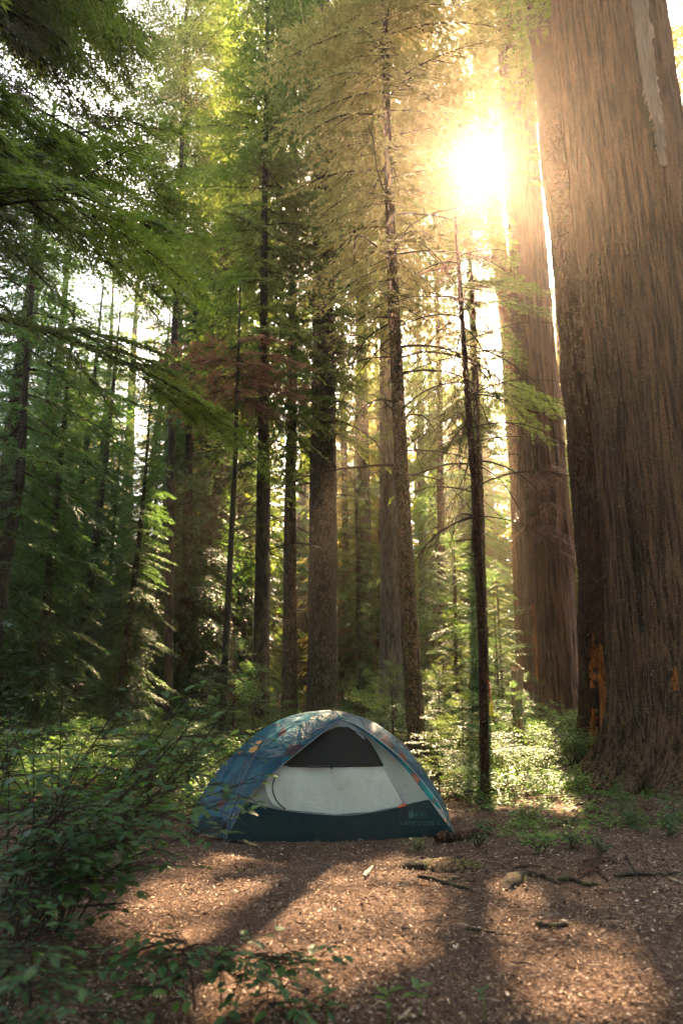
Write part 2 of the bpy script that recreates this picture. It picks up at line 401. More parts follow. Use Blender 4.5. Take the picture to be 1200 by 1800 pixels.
def ctrl_axis(ctrl, Y, top, step):
    """ctrl (px, py, width px) from the ground up at distance Y; carried on straight to height top"""
    P = np.array([at(a, b, Y) for a, b, c in ctrl]); dep = (P - CAM) @ np.array([0, _c, _s]); rr = np.array([c for a, b, c in ctrl]) / 2 / FPX * dep
    zb = float(gz(P[0][0], Y)) - .15
    P0 = P[0].copy(); P0[0] -= (P[1][0] - P[0][0]) / max(.2, P[1][2] - P[0][2]) * (P0[2] - zb); P0[2] = zb
    P = np.vstack([P0, P]) if P[0][2] > zb + .1 else np.vstack([P0, P[1:]]); rr = np.concatenate([[rr[0]], rr]) if len(P) > len(rr) else rr
    sl_ = (P[-1] - P[-2]) / (P[-1][2] - P[-2][2])
    if top > P[-1][2]:
        E = P[-1] + sl_ * .6 * (top - P[-1][2]); E[2] = top; rtop = rr[-1] * max(.12, 1 - (top - P[-1][2]) / (top * .9)); P = np.vstack([P, E]); rr = np.append(rr, rtop)
    zs = np.arange(zb, P[-1][2], step)
    if len(zs) > 700: zs = np.linspace(zb, P[-1][2], 700)
    A = np.stack([np.interp(zs, P[:, 2], P[:, 0]), np.full(len(zs), Y) , zs], -1)
    return A, np.interp(zs, P[:, 2], rr)
def dead_branch(mb, p0, az, el, L, r0, droop=.5, seed=0, sub=6, n=5, m=0, curl=.3):
    r = random.Random(seed); pts = []; p = np.array(p0, float); a, e = az, el; k = 9
    for i in range(k + 1):
        pts.append(p.copy()); st = L / k
        p = p + st * np.array([math.cos(a) * math.cos(e), math.sin(a) * math.cos(e), math.sin(e)])
        a += r.uniform(-curl, curl) * .7; e -= droop / k * r.uniform(.3, 1.8)
    pts = np.array(pts); tube(mb, pts, np.linspace(r0, r0 * .22, k + 1), n, m)
    for j in range(sub):
        t = r.uniform(.2, .95) * k; i = int(t); q = pts[i] * (1 - t + i) + pts[min(k, i + 1)] * (t - i)
        a2 = az + r.choice((-1, 1)) * r.uniform(.4, 1.1); L2 = L * (1 - t / k + .15) * r.uniform(.25, .55); e2 = el - droop * t / k + r.uniform(-.5, .25)
        s = []; qq = q.copy(); kk = 5
        for _ in range(kk + 1):
            s.append(qq.copy()); qq = qq + L2 / kk * np.array([math.cos(a2) * math.cos(e2), math.sin(a2) * math.cos(e2), math.sin(e2)]); a2 += r.uniform(-.3, .3); e2 -= r.uniform(0, .3)
        tube(mb, s, np.linspace(r0 * .4, r0 * .1, kk + 1), 3, m, cap=False)
    return pts
def tufts(mb, V, prob, size, seed, m=0, cond=None):
    """small moss or lichen scales standing on bark vertices"""
    g_ = np.random.default_rng(seed); k = g_.random(len(V)) < prob
    if cond is not None: k &= cond(V)
    P = V[k]; n = len(P)
    if n == 0: return
    a = g_.normal(0, 1, (n, 3)); b = unit(np.cross(a, g_.normal(0, 1, (n, 3)))); a = unit(a); s = size * g_.uniform(.4, 1.3, (n, 1))
    mb.tris(np.stack([P - a * s * .6, P + a * s * .6, P + b * s], 1), m, np.clip(g_.normal(.5, .25, n), 0, 1))

# the sun's light reaches these places: nothing of a near crown hangs in the shafts to them
LIT = []   # (ground x, y, z, radius)
def add_lit(px, py, r): p = gp(px, py); LIT.append((p[0], p[1], p[2], r * 1.08))
for a in ((560, 1600, .45), (420, 1570, .35), (700, 1540, .4), (300, 1560, .25), (480, 1700, .4), (640, 1640, .45), (560, 1545, .35), (340, 1620, .35), (250, 1600, .25), (480, 1600, .4), (720, 1600, .35), (600, 1690, .3), (400, 1510, .2), (860, 1590, .35), (1010, 1700, .38), (930, 1660, .2),
          (780, 1395, .45), (900, 1400, .5), (960, 1390, .35), (740, 1440, .3), (1010, 1420, .3)): add_lit(*a)
for px, py, Yd, r_ in ((850, 1370, 9.8, .8), (930, 1360, 10.6, .7), (800, 1330, 11, .8), (600, 1270, 7.3, .2), (545, 1262, 7.4, .2), (100, 1260, 12, 1.1), (200, 1290, 10.5, .9), (360, 1330, 9.5, .7), (300, 1270, 13, 1.), (-10, 1280, 11, .8), (390, 1260, 11.5, .7), (200, 1235, 16, 1.2), (800, 1150, 17, 1.2), (870, 1150, 18, 1.2), (590, 1252, 7.5, .28), (500, 1285, 7.4, .16), (655, 1285, 7.4, .2), (700, 1320, 7.5, .16), (780, 1300, 9.5, .8), (880, 1330, 10, .9), (960, 1320, 11, .6), (760, 1380, 8.6, .4),
                       (830, 1270, 12.5, .8), (330, 1290, 11.5, .35), (60, 1290, 11, .35), (240, 1300, 12, .3), (420, 1270, 12, .4)):
    p = at(px, py, Yd); LIT.append((p[0], p[1], p[2], r_))
LITA = np.array(LIT)
def keep_sun(P):
    """False where a leaf would stand in one of the shafts"""
    ok = np.ones(len(P), bool)
    for x, y, z, r_ in LITA:
        d = P - np.array([x, y, z]); t = d @ SUN; q = d - t[:, None] * SUN
        ok &= ~((np.linalg.norm(q, axis=1) < r_ * .9) & (t > .8))
    return ok
def keep_view(P):
    """leave the air open where the sun stands"""
    d = P - CAM; t = d @ SUN; q = np.linalg.norm(d - t[:, None] * SUN, axis=1) / np.maximum(t, .1)
    return q > .020 + .008 * np.sin(P[:, 2] * 9)
def keep_both(P): return keep_sun(P) & keep_view(P)

def to_px(V):
    d = V - CAM; dep = d @ np.array([0, _c, _s]); return 600 + FPX * d[..., 0] / dep, 900 - FPX * (d @ np.array([0, -_s, _c])) / dep
def cut_patch(V, F, Yc, rws, depth, noise_px, seed=0, rough=.5):
    px, py = to_px(V); P = np.array(rws, float); x0 = np.interp(py, P[:, 0], P[:, 1]); x1 = np.interp(py, P[:, 0], P[:, 2])
    m = np.minimum(px - x0, x1 - px) + noise_px * (fbm(px * .11 + seed, py * .03, 3) - .5) * 2
    m = np.where((py > P[0, 0]) & (py < P[-1, 0]) & (V[..., 1] < Yc), m, -5.)
    w = np.clip(m / 3., 0, 1); c = V.mean(1, keepdims=True); dr = V - c; dr[..., 2] = 0; V2 = V - unit(dr) * (w * depth * (1 - rough + 2 * rough * fbm(px * .35 + seed, py * .05, 3)))[..., None]
    fm = (m.reshape(-1)[F].mean(1) > .3); return V2, fm
def make_tree(name, label, ctrl, Y, top, barkm, kind='fir', nseg=40, step=.08, flare=.35, fh=.4, lobes=5, group=None, crown_args=None, dead=0, dead_z=(2, 9), dead_L=1.5, dead_r=.018,
              moss=None, amp=1, seed=0, deadmat=None, cat='tree', lobe_amp=.45, patches=()):
    A, rr = ctrl_axis(ctrl, Y, top, step)
    base = (A[0][0], Y, float(gz(A[0][0], Y)))
    root = empty(name, base, label, cat, group)
    V, F = trunk_mesh(A, rr, nseg, kind, flare, fh, lobes, seed, amp, lobe_amp)
    FM = np.zeros(len(F), bool); PF_ = []
    for (pn, pm, prw, pdp, pno) in patches:
        V, fm = cut_patch(V, F, Y, prw, pdp, pno, seed); fm &= ~FM; FM |= fm; PF_.append((pn, pm, fm))
    mb = MB(); mb.add(V, F[~FM]); mb.build('trunk', M[barkm], root, smooth=True)
    for pn, pm, fm in PF_:
        if fm.any(): u_, inv = np.unique(F[fm], return_inverse=True); mb = MB(); mb.add(V.reshape(-1, 3)[u_], inv.reshape(-1, 4)); mb.build(pn, M[pm], root, smooth=True)
    ax = lambda h: (np.interp(h, A[:, 2], A[:, 0]), Y)
    if crown_args:
        for nm, ca in (crown_args if isinstance(crown_args, list) else [('crown', crown_args)]):
            mb = MB(); ca = dict(ca); mt = ca.pop('mat', 'needle'); crown(mb, ax, seed=seed * 31 + 5 + len(nm), **ca); mb.build(nm, [M[mt], M['twig']], root)
    r = random.Random(seed * 7 + 1)
    for i in range(dead):
        z = r.uniform(*dead_z); x, y = ax(z); azr = r.uniform(0, 6.28); rad = np.interp(z, A[:, 2], rr)
        mb = MB(); dead_branch(mb, (x + math.cos(azr) * rad * .6, y + math.sin(azr) * rad * .6, z), azr, r.uniform(-.25, .35), dead_L * r.uniform(.5, 1.2), dead_r * r.uniform(.6, 1.1), .9, seed * 100 + i, 5, 4)
        mb.build('dead_branch', M[deadmat or 'twig'], root)
    if moss:
        for nm, kw in moss:
            mb = MB(); tufts(mb, V.reshape(-1, 3), seed=seed + 3, **{k: v_ for k, v_ in kw.items() if k != 'mat'}); o = mb.build(nm, M[kw['mat']], root); o['kind'] = 'stuff'
    return root, A, rr, V
cone = lambda L: (lambda u: L * (1 - u) ** .8 + .25)
def belly(L): return lambda u: L * (.55 + .45 * math.sin(min(1, u * 1.6) * math.pi * .5)) * (1 - max(0, u - .45) ** 1.3 * 1.3)

N = NT('peeled_cedar_wood'); f = N.noise(N.obj((30, 30, 1.2)), 1, 6, .6)
M['peel'] = N.done(N.princ(N.ramp(f, [(.3, (.20, .12, .08)), (.65, (.46, .31, .22))]), .7, .3, N.bump(f, .4, .01)))
# giant cedar at the right
GY = 9.6
root, GA, GR, GV = make_tree('cedar_tree', 'giant old cedar trunk with furrowed bark and flared roots filling the right edge', [(1262, 1405, 350), (1250, 1340, 312), (1222, 1230, 268), (1203, 1120, 246), (1188, 1000, 226), (1130, 520, 196), (1062, 0, 176)],
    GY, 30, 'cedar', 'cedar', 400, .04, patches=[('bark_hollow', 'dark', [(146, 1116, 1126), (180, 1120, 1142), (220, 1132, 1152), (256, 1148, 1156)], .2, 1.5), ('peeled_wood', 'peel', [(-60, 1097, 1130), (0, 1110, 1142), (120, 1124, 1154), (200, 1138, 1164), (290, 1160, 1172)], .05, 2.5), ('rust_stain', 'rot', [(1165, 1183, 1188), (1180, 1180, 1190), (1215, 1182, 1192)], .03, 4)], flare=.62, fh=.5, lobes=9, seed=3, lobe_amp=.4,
    moss=[('lichen_scales', dict(mat='lichen', prob=.035, size=.022, cond=lambda V: (V[:, 0] < np.interp(V[:, 2], GA_Z, GA_X) - .15) & (V[:, 2] > .8) & (V[:, 2] < 9) & (V[:, 1] < 10.2)))] if False else None,
    crown_args=dict(z0=15, z1=30, n=60, Lf=belly(3.5), ts=T_MID, mat='needle'))
# lichen scales on its sunlit side
cx = np.interp(GV[..., 2], GA[:, 2], GA[:, 0]); rrr = np.interp(GV[..., 2], GA[:, 2], GR)
mb = MB(); k_ = ((GV[..., 0] < cx - rrr * .45) & (GV[..., 1] < GY + .5) & (GV[..., 2] > 1.0) & (GV[..., 2] < 8)).reshape(-1)
kk = k_ & (vn(GV[..., 1] * 6, GV[..., 2] * 2.5).reshape(-1) > .38); tufts(mb, GV.reshape(-1, 3)[kk], .45, .028, 5)
o = mb.build('lichen_scales', M['lichen'], root); o['kind'] = 'stuff'
# peeled strip of pale wood with a hollow
def on_trunk(A, rr, Yc, px, py, lift=0):
    d = ray(px, py); best = None
    lo, hi = 2., 60.
    for i in range(2000):
        t = 3 + i * .02; p = CAM + d * t; cx_ = np.interp(p[2], A[:, 2], A[:, 0]); r_ = np.interp(p[2], A[:, 2], rr)
        if (p[0] - cx_) ** 2 + (p[1] - Yc) ** 2 < (r_ + lift) ** 2: return p
    return CAM + d * 10
def strip(mb, A, rr, Yc, rows, lift, m=0, n=7, rough=.006):
    V = []
    for (py, x0, x1) in rows:
        for j in range(n):
            f_ = j / (n - 1); edge = -.03 if j in (0, n - 1) else 0
            p = on_trunk(A, rr, Yc, x0 + (x1 - x0) * f_, py, lift + edge + rough * (vn(f_ * 9, py * .05) - .5)); V.append(p)
    F = [(i * n + j, i * n + j + 1, (i + 1) * n + j + 1, (i + 1) * n + j) for i in range(len(rows) - 1) for j in range(n - 1)]
    mb.add(V, F, m)
def rows(pts, k=14):
    P = np.array(pts, float); ys = np.linspace(P[0, 0], P[-1, 0], k); return [(y, np.interp(y, P[:, 0], P[:, 1]), np.interp(y, P[:, 0], P[:, 2])) for y in ys]
# surface roots of the cedar
for i, pts in enumerate(([(1120, 1370, 8.9), (1080, 1415, 8.4), (1040, 1430, 8.2), (1000, 1433, 8.15)], [(1190, 1390, 8.7), (1170, 1440, 8.1), (1140, 1462, 7.8), (1105, 1470, 7.7)])):
    P = []
    for (a, b, c) in pts: P.append(at(a, b, c))
    for q, p in enumerate(P):
        if q > 1: p[2] = float(gz(p[0], p[1])) + .07 - .035 * q
    mb = MB(); tube(mb, catmull(P, 16), np.linspace(.10, .03, 16), 9); mb.build('surface_root', M['cedar'], root, smooth=True)

# red-barked tree behind it, its foot rotted orange
RY = 12.6
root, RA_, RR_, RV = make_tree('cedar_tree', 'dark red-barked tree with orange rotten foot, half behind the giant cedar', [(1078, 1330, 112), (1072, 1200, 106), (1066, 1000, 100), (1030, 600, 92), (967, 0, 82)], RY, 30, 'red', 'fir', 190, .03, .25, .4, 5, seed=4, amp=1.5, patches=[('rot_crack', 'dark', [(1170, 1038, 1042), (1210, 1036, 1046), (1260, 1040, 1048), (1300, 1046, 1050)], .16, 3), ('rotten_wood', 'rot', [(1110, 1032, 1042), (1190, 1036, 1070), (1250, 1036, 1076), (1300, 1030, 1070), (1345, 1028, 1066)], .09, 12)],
    crown_args=dict(z0=15, z1=30, n=50, Lf=belly(3), ts=T_MID, keep=keep_both))

# broad cedar right of centre and the slim trunk behind it
root, CA_, CR_, CV = make_tree('cedar_tree', 'broad grey-brown cedar with dead rusty sprays hanging across its middle', [(975, 1275, 100), (970, 1200, 92), (956, 950, 94), (950, 800, 74), (938, 600, 66), (917, 300, 54), (900, 0, 54)], 19, 33, 'cedar', 'cedar', 160, .06, .28, .8, 6, seed=5, patches=[('scar_wood', 'rot', [(1060, 934, 936), (1100, 934, 943), (1160, 937, 946), (1200, 942, 945)], .08, 3)],
    crown_args=dict(z0=17, z1=33, n=90, Lf=belly(3.4), ts=T_MID, keep=keep_both, mat='needle_warm'), dead=8, dead_z=(7, 15), dead_L=2.4, dead_r=.03)
mb = MB(); crown(mb, lambda h: (np.interp(h, CA_[:, 2], CA_[:, 0]), 18.6), 5.2, 7.8, 12, lambda u: 1.3, T_MID, seed=91, az_bias=(-1.9, .9), tilt=(-.7, -.5)); mb.build('dead_spray', [M['needle_red'], M['twig']], root)
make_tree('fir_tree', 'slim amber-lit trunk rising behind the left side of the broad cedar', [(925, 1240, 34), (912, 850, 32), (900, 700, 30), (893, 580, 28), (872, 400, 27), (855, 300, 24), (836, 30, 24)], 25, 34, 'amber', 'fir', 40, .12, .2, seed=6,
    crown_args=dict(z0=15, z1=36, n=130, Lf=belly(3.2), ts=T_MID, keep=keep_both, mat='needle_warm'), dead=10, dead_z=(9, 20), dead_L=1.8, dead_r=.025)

# thin forked tree right of the tent
EY = 9.0
root, EA, ER, EV = make_tree('hemlock_tree', 'thin forked half-dead tree with bare twiggy branches standing right of the tent', [(852, 1412, 16), (848, 1150, 15), (834, 850, 13), (829, 800, 12), (817, 640, 10), (803, 430, 6), (800, 380, 4)], EY, 7.9, 'red', 'fir', 24, .03, .25, .2, 4, seed=8,
    dead=46, dead_z=(3.4, 7.8), dead_L=1.7, dead_r=.014, moss=[('moss_tufts', dict(mat='moss', prob=.05, size=.016))])
P = [at(831, 835, EY), at(838, 815, EY), at(840, 770, EY), at(838, 640, EY)]; mb = MB(); tube(mb, catmull(P, 14), np.linspace(.045, .016, 14), 8); mb.build('fork', M['mossy'], root, smooth=True)
mb = MB(); crown(mb, lambda h: (np.interp(h, EA[:, 2], EA[:, 0]), EY), 6.5, 8.2, 9, lambda u: .8, T_NEAR, seed=12, keep=keep_both); mb.build('crown', [M['needle_red'], M['twig']], root)

make_tree('hemlock_tree', 'golden backlit hemlock whose slim trunk stands hidden behind the thin forked tree', [(852, 1250, 18), (842, 850, 14), (832, 560, 9), (826, 440, 4)], 15.6, 0, 'mossy', 'fir', 20, .1, .2, seed=41,
    crown_args=dict(z0=7.4, z1=17.5, n=125, Lf=lambda u: 2.8 - 1.1 * u, ts=T_MID, keep=keep_both, mat='needle', az_bias=(3.14, 1.1), tilt=(0, -.5)), dead=6, dead_z=(4, 8), dead_L=1.8)
make_tree('fir_tree', 'fir filling the view just beyond the right side of the giant cedar', [(1400, 1215, 30), (1330, 600, 26)], 15, 30, 'dark', 'fir', 20, .15, .2, seed=42,
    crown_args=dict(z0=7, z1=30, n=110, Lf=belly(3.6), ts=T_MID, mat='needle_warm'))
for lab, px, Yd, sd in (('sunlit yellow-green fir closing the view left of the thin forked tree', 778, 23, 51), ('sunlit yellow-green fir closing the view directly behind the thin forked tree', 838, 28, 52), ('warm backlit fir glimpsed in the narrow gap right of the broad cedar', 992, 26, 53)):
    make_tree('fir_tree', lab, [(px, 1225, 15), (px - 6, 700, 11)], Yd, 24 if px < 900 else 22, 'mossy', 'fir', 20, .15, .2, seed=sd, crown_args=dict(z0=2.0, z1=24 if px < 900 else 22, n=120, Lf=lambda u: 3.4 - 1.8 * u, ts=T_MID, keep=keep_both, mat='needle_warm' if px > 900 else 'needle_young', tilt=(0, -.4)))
# mossy tree just behind the tent
FY = 10.9
make_tree('hemlock_tree', 'mossy trunk with bare drooping branches just behind the right side of the tent', [(734, 1325, 33), (724, 1180, 32), (716, 1050, 29), (706, 850, 25), (699, 700, 23), (690, 500, 19), (686, 400, 17), (680, 200, 13)], FY, 21, 'mossy', 'fir', 36, .05, .25, .3, 4, seed=9,
    crown_args=dict(z0=7.8, z1=23, n=135, Lf=belly(2.8), ts=T_MID, keep=keep_both, mat='needle_warm', tilt=(.1, -.5)), dead=30, dead_z=(4.2, 10), dead_L=2.6, dead_r=.024, moss=[('moss_tufts', dict(mat='moss', prob=.15, size=.028))])
make_tree('fir_tree', 'smooth grey-brown trunk directly left of the mossy tree behind the tent', [(687, 1245, 44), (686, 1000, 36), (681, 800, 28), (679, 650, 24), (678, 450, 22)], 18.5, 29, 'grey', 'fir', 40, .08, .22, seed=10, amp=.6,
    crown_args=dict(z0=10, z1=29, n=160, Lf=belly(3.4), ts=T_MID, keep=keep_both, mat='needle'), dead=6, dead_z=(7, 13), dead_L=2)
make_tree('fir_tree', 'thick straight scaly trunk rising behind the top of the tent', [(567, 1245, 56), (567, 1150, 52), (567, 900, 49), (569, 700, 43), (568, 500, 37), (568, 300, 31)], 16.5, 28, 'fir', 'fir', 76, .06, .2, seed=11,
    crown_args=dict(z0=7.6, z1=28, n=210, Lf=belly(3.4), ts=T_MID, keep=keep_both, mat='needle', tilt=(.15, -.45)), dead=14, dead_z=(6, 11), dead_L=2.4, dead_r=.028)
make_tree('fir_tree', 'slender scaly trunk, second to the left of the thick central trunk', [(458, 1270, 30), (459, 1100, 26), (461, 900, 22), (463, 700, 17), (464, 450, 12)], 14.5, 20, 'dark', 'fir', 34, .06, .25, seed=12,
    crown_args=dict(z0=6.0, z1=21, n=110, Lf=belly(2.6), ts=T_MID, keep=keep_sun, tilt=(.1, -.5)), dead=22, dead_z=(4, 9), dead_L=2.1)
make_tree('fir_tree', 'mottled trunk between the slender scaly one and the thick central one', [(508, 1250, 29), (509, 1100, 25), (510, 900, 21), (513, 700, 17), (514, 500, 14)], 16.8, 23, 'fir', 'fir', 34, .07, .25, seed=13,
    crown_args=dict(z0=7.0, z1=25, n=110, Lf=belly(2.8), ts=T_MID, keep=keep_both, tilt=(.1, -.45)), dead=14, dead_z=(5, 9.5), dead_L=2)
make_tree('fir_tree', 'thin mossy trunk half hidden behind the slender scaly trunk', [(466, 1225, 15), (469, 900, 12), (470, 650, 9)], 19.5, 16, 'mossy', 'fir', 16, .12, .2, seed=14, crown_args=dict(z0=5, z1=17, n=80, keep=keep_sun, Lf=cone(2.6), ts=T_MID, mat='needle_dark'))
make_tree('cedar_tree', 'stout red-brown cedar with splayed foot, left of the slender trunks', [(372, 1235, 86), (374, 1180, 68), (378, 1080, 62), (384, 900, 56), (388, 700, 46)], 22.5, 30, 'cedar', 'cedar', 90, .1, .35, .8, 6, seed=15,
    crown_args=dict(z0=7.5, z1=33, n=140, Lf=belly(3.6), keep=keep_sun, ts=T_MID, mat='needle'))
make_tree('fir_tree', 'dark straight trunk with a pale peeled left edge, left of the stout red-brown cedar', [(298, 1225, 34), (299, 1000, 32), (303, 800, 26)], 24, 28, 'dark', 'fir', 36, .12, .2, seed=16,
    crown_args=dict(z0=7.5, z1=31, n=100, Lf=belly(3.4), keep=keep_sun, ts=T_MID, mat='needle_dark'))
make_tree('fir_tree', 'fir whose high crown fills the top left of centre above the sky gap', [(296, 1225, 15), (298, 1000, 14), (303, 700, 13)], 18, 30, 'dark', 'fir', 20, .15, .2, seed=43, crown_args=dict(z0=13.5, z1=30, n=110, Lf=belly(3.2), ts=T_MID, mat='needle'))
for i, (lab, px, w, Yd, bk) in enumerate((
    ('thin brown trunk touching the right side of the stout red-brown cedar', 405, 14, 25, 'cedar'), ('dark trunk between the stout cedar and the slender scaly trunk', 424, 17, 27, 'dark'),
    ('thin lit-edged trunk just left of the slender scaly trunk', 437, 11, 29, 'red'), ('dim trunk between the pale-edged trunk and the stout cedar', 330, 17, 30, 'dark'),
    ('dark broad trunk in deep shade right of the thick central trunk', 640, 26, 27, 'dark'), ('faint trunk right beside the mossy tree, far behind it', 742, 15, 28, 'grey'),
    ('dim trunk just visible close to the right of the thick central trunk', 607, 13, 31, 'mossy'))):
    make_tree('fir_tree', lab, [(px, 1225, w * 1.15), (px + 1, 1000, w), (px + 4 * (1 if px < 600 else -1), 700, w * .8)], Yd, 26, bk, 'fir', 22, .2, .2, seed=20 + i, crown_args=dict(z0=6, z1=30, n=42, Lf=belly(3.2), ts=T_FAR, mat='needle', keep=keep_both))
# leaning trunk at the far left
make_tree('hemlock_tree', 'dark leaning trunk with long shaggy boughs at the left edge', [(-6, 1090, 30), (2, 1040, 24), (20, 930, 21), (34, 850, 18), (42, 740, 12), (46, 640, 8)], 12, 13, 'dark', 'fir', 24, .08, .2, seed=30,
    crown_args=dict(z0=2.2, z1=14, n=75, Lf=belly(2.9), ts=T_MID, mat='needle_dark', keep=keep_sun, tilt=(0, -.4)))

# ------------------------------------------------------------------ trees set out from shared crowns
def proto_crown(z0, z1, n, Lf, ts, seed, mat, tilt=(.15, -.4)):
    mb = MB(); crown(mb, lambda h: (0, 0), z0, z1, n, Lf, ts, seed=seed, tilt=tilt); return mb.mesh('crown', [M[mat], M['twig']])
def proto_trunk(H, r0, mat, seed):
    zs = np.linspace(-.6, H, 60); A = np.stack([.1 * np.sin(zs * .3 + seed), 0 * zs, zs], -1); V, F = trunk_mesh(A, r0 * (1 - .9 * np.clip(zs, 0, H) / H) + .01, 14, 'fir', .3, .4, 5, seed)
    mb = MB(); mb.add(V, F); return mb.mesh('trunk', [M[mat]], smooth=True)
PT = [proto_trunk(20, .24, 'dark', 1), proto_trunk(20, .3, 'mossy', 2), proto_trunk(20, .34, 'grey', 3)]
PC = [proto_crown(.6, 20, 190, cone(3.3), T_MID, 201, 'needle_dark'), proto_crown(1.5, 20, 160, cone(3.0), T_MID, 202, 'needle_dark', (.1, -.55)),
      proto_crown(4, 20, 95, cone(3.0), T_MID, 203, 'needle'), proto_crown(4, 20, 85, cone(2.8), T_MID, 204, 'needle_warm', (.1, -.6))]
PF = [proto_crown(.5, 20, 100, cone(3.4), T_FAR, 205, 'needle'), proto_crown(1.5, 20, 90, cone(3.2), T_FAR, 206, 'needle_warm'), proto_crown(.3, 20, 100, cone(3.4), T_FAR, 207, 'needle_dark')]
def place_tree(name, label, px, Yd, H, ti, cm, group=None, rz=None):
    x = at(px, 1215, Yd)[0]; s = H / 20; root = empty(name, (x, Yd, float(gz(x, Yd))), label, 'tree', group); rz = R.uniform(0, 6.28) if rz is None else rz
    root.rotation_euler = (R.uniform(-.02, .02), R.uniform(-.02, .02), rz)
    link_mesh('trunk', PT[ti], root, sc=s); link_mesh('crown', cm, root, sc=(s * R.uniform(.9, 1.15),) * 2 + (s,)); return root
SET = [
    ('hemlock_tree', 'dark full-skirted hemlock at the left edge below the leaning trunk', 70, 13.5, 9.5, 0, 0), ('hemlock_tree', 'dark conifer with thin bare-tipped top left of the white sky gap', 215, 16, 8.6, 0, 0),
    ('hemlock_tree', 'tall dense conifer whose boughs fill the left edge above the leaning trunk', -20, 14.5, 16, 1, 1), ('hemlock_tree', 'shaggy dark hemlock between the left-edge conifer and the bare-tipped one', 135, 19, 12.5, 0, 1),
    ('fir_tree', 'tall pale-topped fir standing in the white sky gap at upper left', 196, 34, 26, 2, 3), ('fir_tree', 'slim lit fir just right of the pale-topped fir by the sky gap', 232, 30, 19, 1, 3),
    ('hemlock_tree', 'dense green hemlock just right of the sky gap at mid height', 318, 21, 17.5, 0, 1), ('hemlock_tree', 'feathery hemlock filling the gap above the stout red-brown cedar', 350, 27, 24, 0, 0),
    ('hemlock_tree', 'young light green hemlock between the mossy trunk and the thin forked tree', 800, 17, 5.2, 0, 2), ('hemlock_tree', 'smaller pale green hemlock right of the thin forked tree by the snag', 882, 19, 4.6, 0, 2),
    ('hemlock_tree', 'dark green hemlock in the dim gap between central and mossy trunks', 632, 22, 8.5, 0, 0), ('hemlock_tree', 'low bushy hemlock at the foot of the stout red-brown cedar', 440, 19, 3.0, 0, 0),
    ('fir_tree', 'golden backlit fir seen between the thin forked tree and the mossy trunk', 770, 34, 24, 1, 3), ('fir_tree', 'golden backlit fir directly behind the thin forked tree', 845, 42, 25, 1, 3),
    ('hemlock_tree', 'bright fir showing beyond the far right edge above the giant cedar', 1290, 26, 24, 1, 3)]
for a in SET: place_tree(a[0], a[1], a[2], a[3], a[4], a[5], PC[a[6]])
for px, Yd, H, c_, lab in ((-30, 22, 20, 0, 'dense dark hemlock filling the left edge behind the nearest boughs'), (40, 25, 24, 1, 'tall hemlock behind the left-edge hemlock, its crown against the sky'), (95, 21, 15, 0, 'mid-height hemlock between the left-edge hemlock and the shaggy one'),
        (150, 29, 22, 0, 'dark spire-shaped hemlock just left of the pale-topped fir'), (10, 18, 12, 0, 'bushy dark hemlock low at the left edge behind the leaning trunk'), (262, 27, 13, 0, 'low dark hemlock filling the foot of the sky gap'), (180, 23, 10, 0, 'short dense hemlock beneath the pale-topped fir')): place_tree('hemlock_tree', lab, px, Yd, H, 0, PC[c_])
# young hemlocks want the young needles
SAP = []
def sap_crown(H, Lm, n, seed, mat):
    mb = MB(); crown(mb, lambda h: (.04 * math.sin(h * 2), .04 * math.cos(h * 1.7)), .12, H, int(n * 1.5), cone(Lm), T_NEAR, seed=seed, tilt=(.6, -.1), tj=.4); me = mb.mesh('crown', [M[mat], M['twig']])
    mb = MB(); tube(mb, [(0, 0, -.1), (.01, 0, H * .5), (0, .02, H)], [.012 * H ** .5, .008 * H ** .5, .002], 6); return me, mb.mesh('trunk', [M['twig']])
SAPS = [sap_crown(1.7, .95, 26, 301, 'spray'), sap_crown(1.2, .8, 20, 302, 'spray'), sap_crown(4.6, 1.5, 60, 303, 'needle_young'), sap_crown(1.5, .9, 24, 304, 'needle_young')]
def sapling(label, x, y, k, s=1, group=None):
    root = empty('hemlock_sapling', (x, y, float(gz(x, y))), label, 'sapling', group); root.rotation_euler = (0, 0, R.uniform(0, 6.28))
    link_mesh('crown', SAPS[k][0], root, sc=s); link_mesh('trunk', SAPS[k][1], root, sc=s)
for lab, px, py, Yd, k, s in (('sunlit feathery sapling overhanging the back right of the tent', 690, 1300, 12.0, 0, 1.0), ('bright feathery sapling at the foot of the mossy trunk', 776, 1330, 11.9, 0, .95), ('low pale sunlit sapling close against the right side of the tent', 772, 1400, 9.0, 1, .8),
        ('sunlit sapling between the tent and the thin forked tree', 815, 1360, 10.6, 1, 1.0), ('pale young hemlock with layered boughs behind the snag and forked tree', 805, 1250, 15.5, 2, 1.05), ('tall pale green hemlock sapling beside the snag', 878, 1260, 16.5, 2, .9),
        ('green bushy sapling behind the tent to its left, under the slender trunks', 410, 1280, 13.0, 3, 1.35), ('dim sapling right behind the top of the tent', 640, 1280, 13.5, 3, 1.1), ('low green sapling left of the thick central trunk', 488, 1275, 13.6, 3, .8),
        ('bright green sapling at the foot of the broad cedar', 905, 1330, 12.0, 3, .9), ('small dark sapling in front of the giant cedar roots', 1090, 1420, 7.9, 3, .2), ('low dark sapling at the right edge before the giant cedar', 1185, 1440, 7.3, 3, .22),
        ('little dark sapling near the cedar roots, closest to the clearing', 1120, 1470, 7.0, 3, .16)):
    p = at(px, py, Yd); sapling(lab, p[0], Yd, k, s)
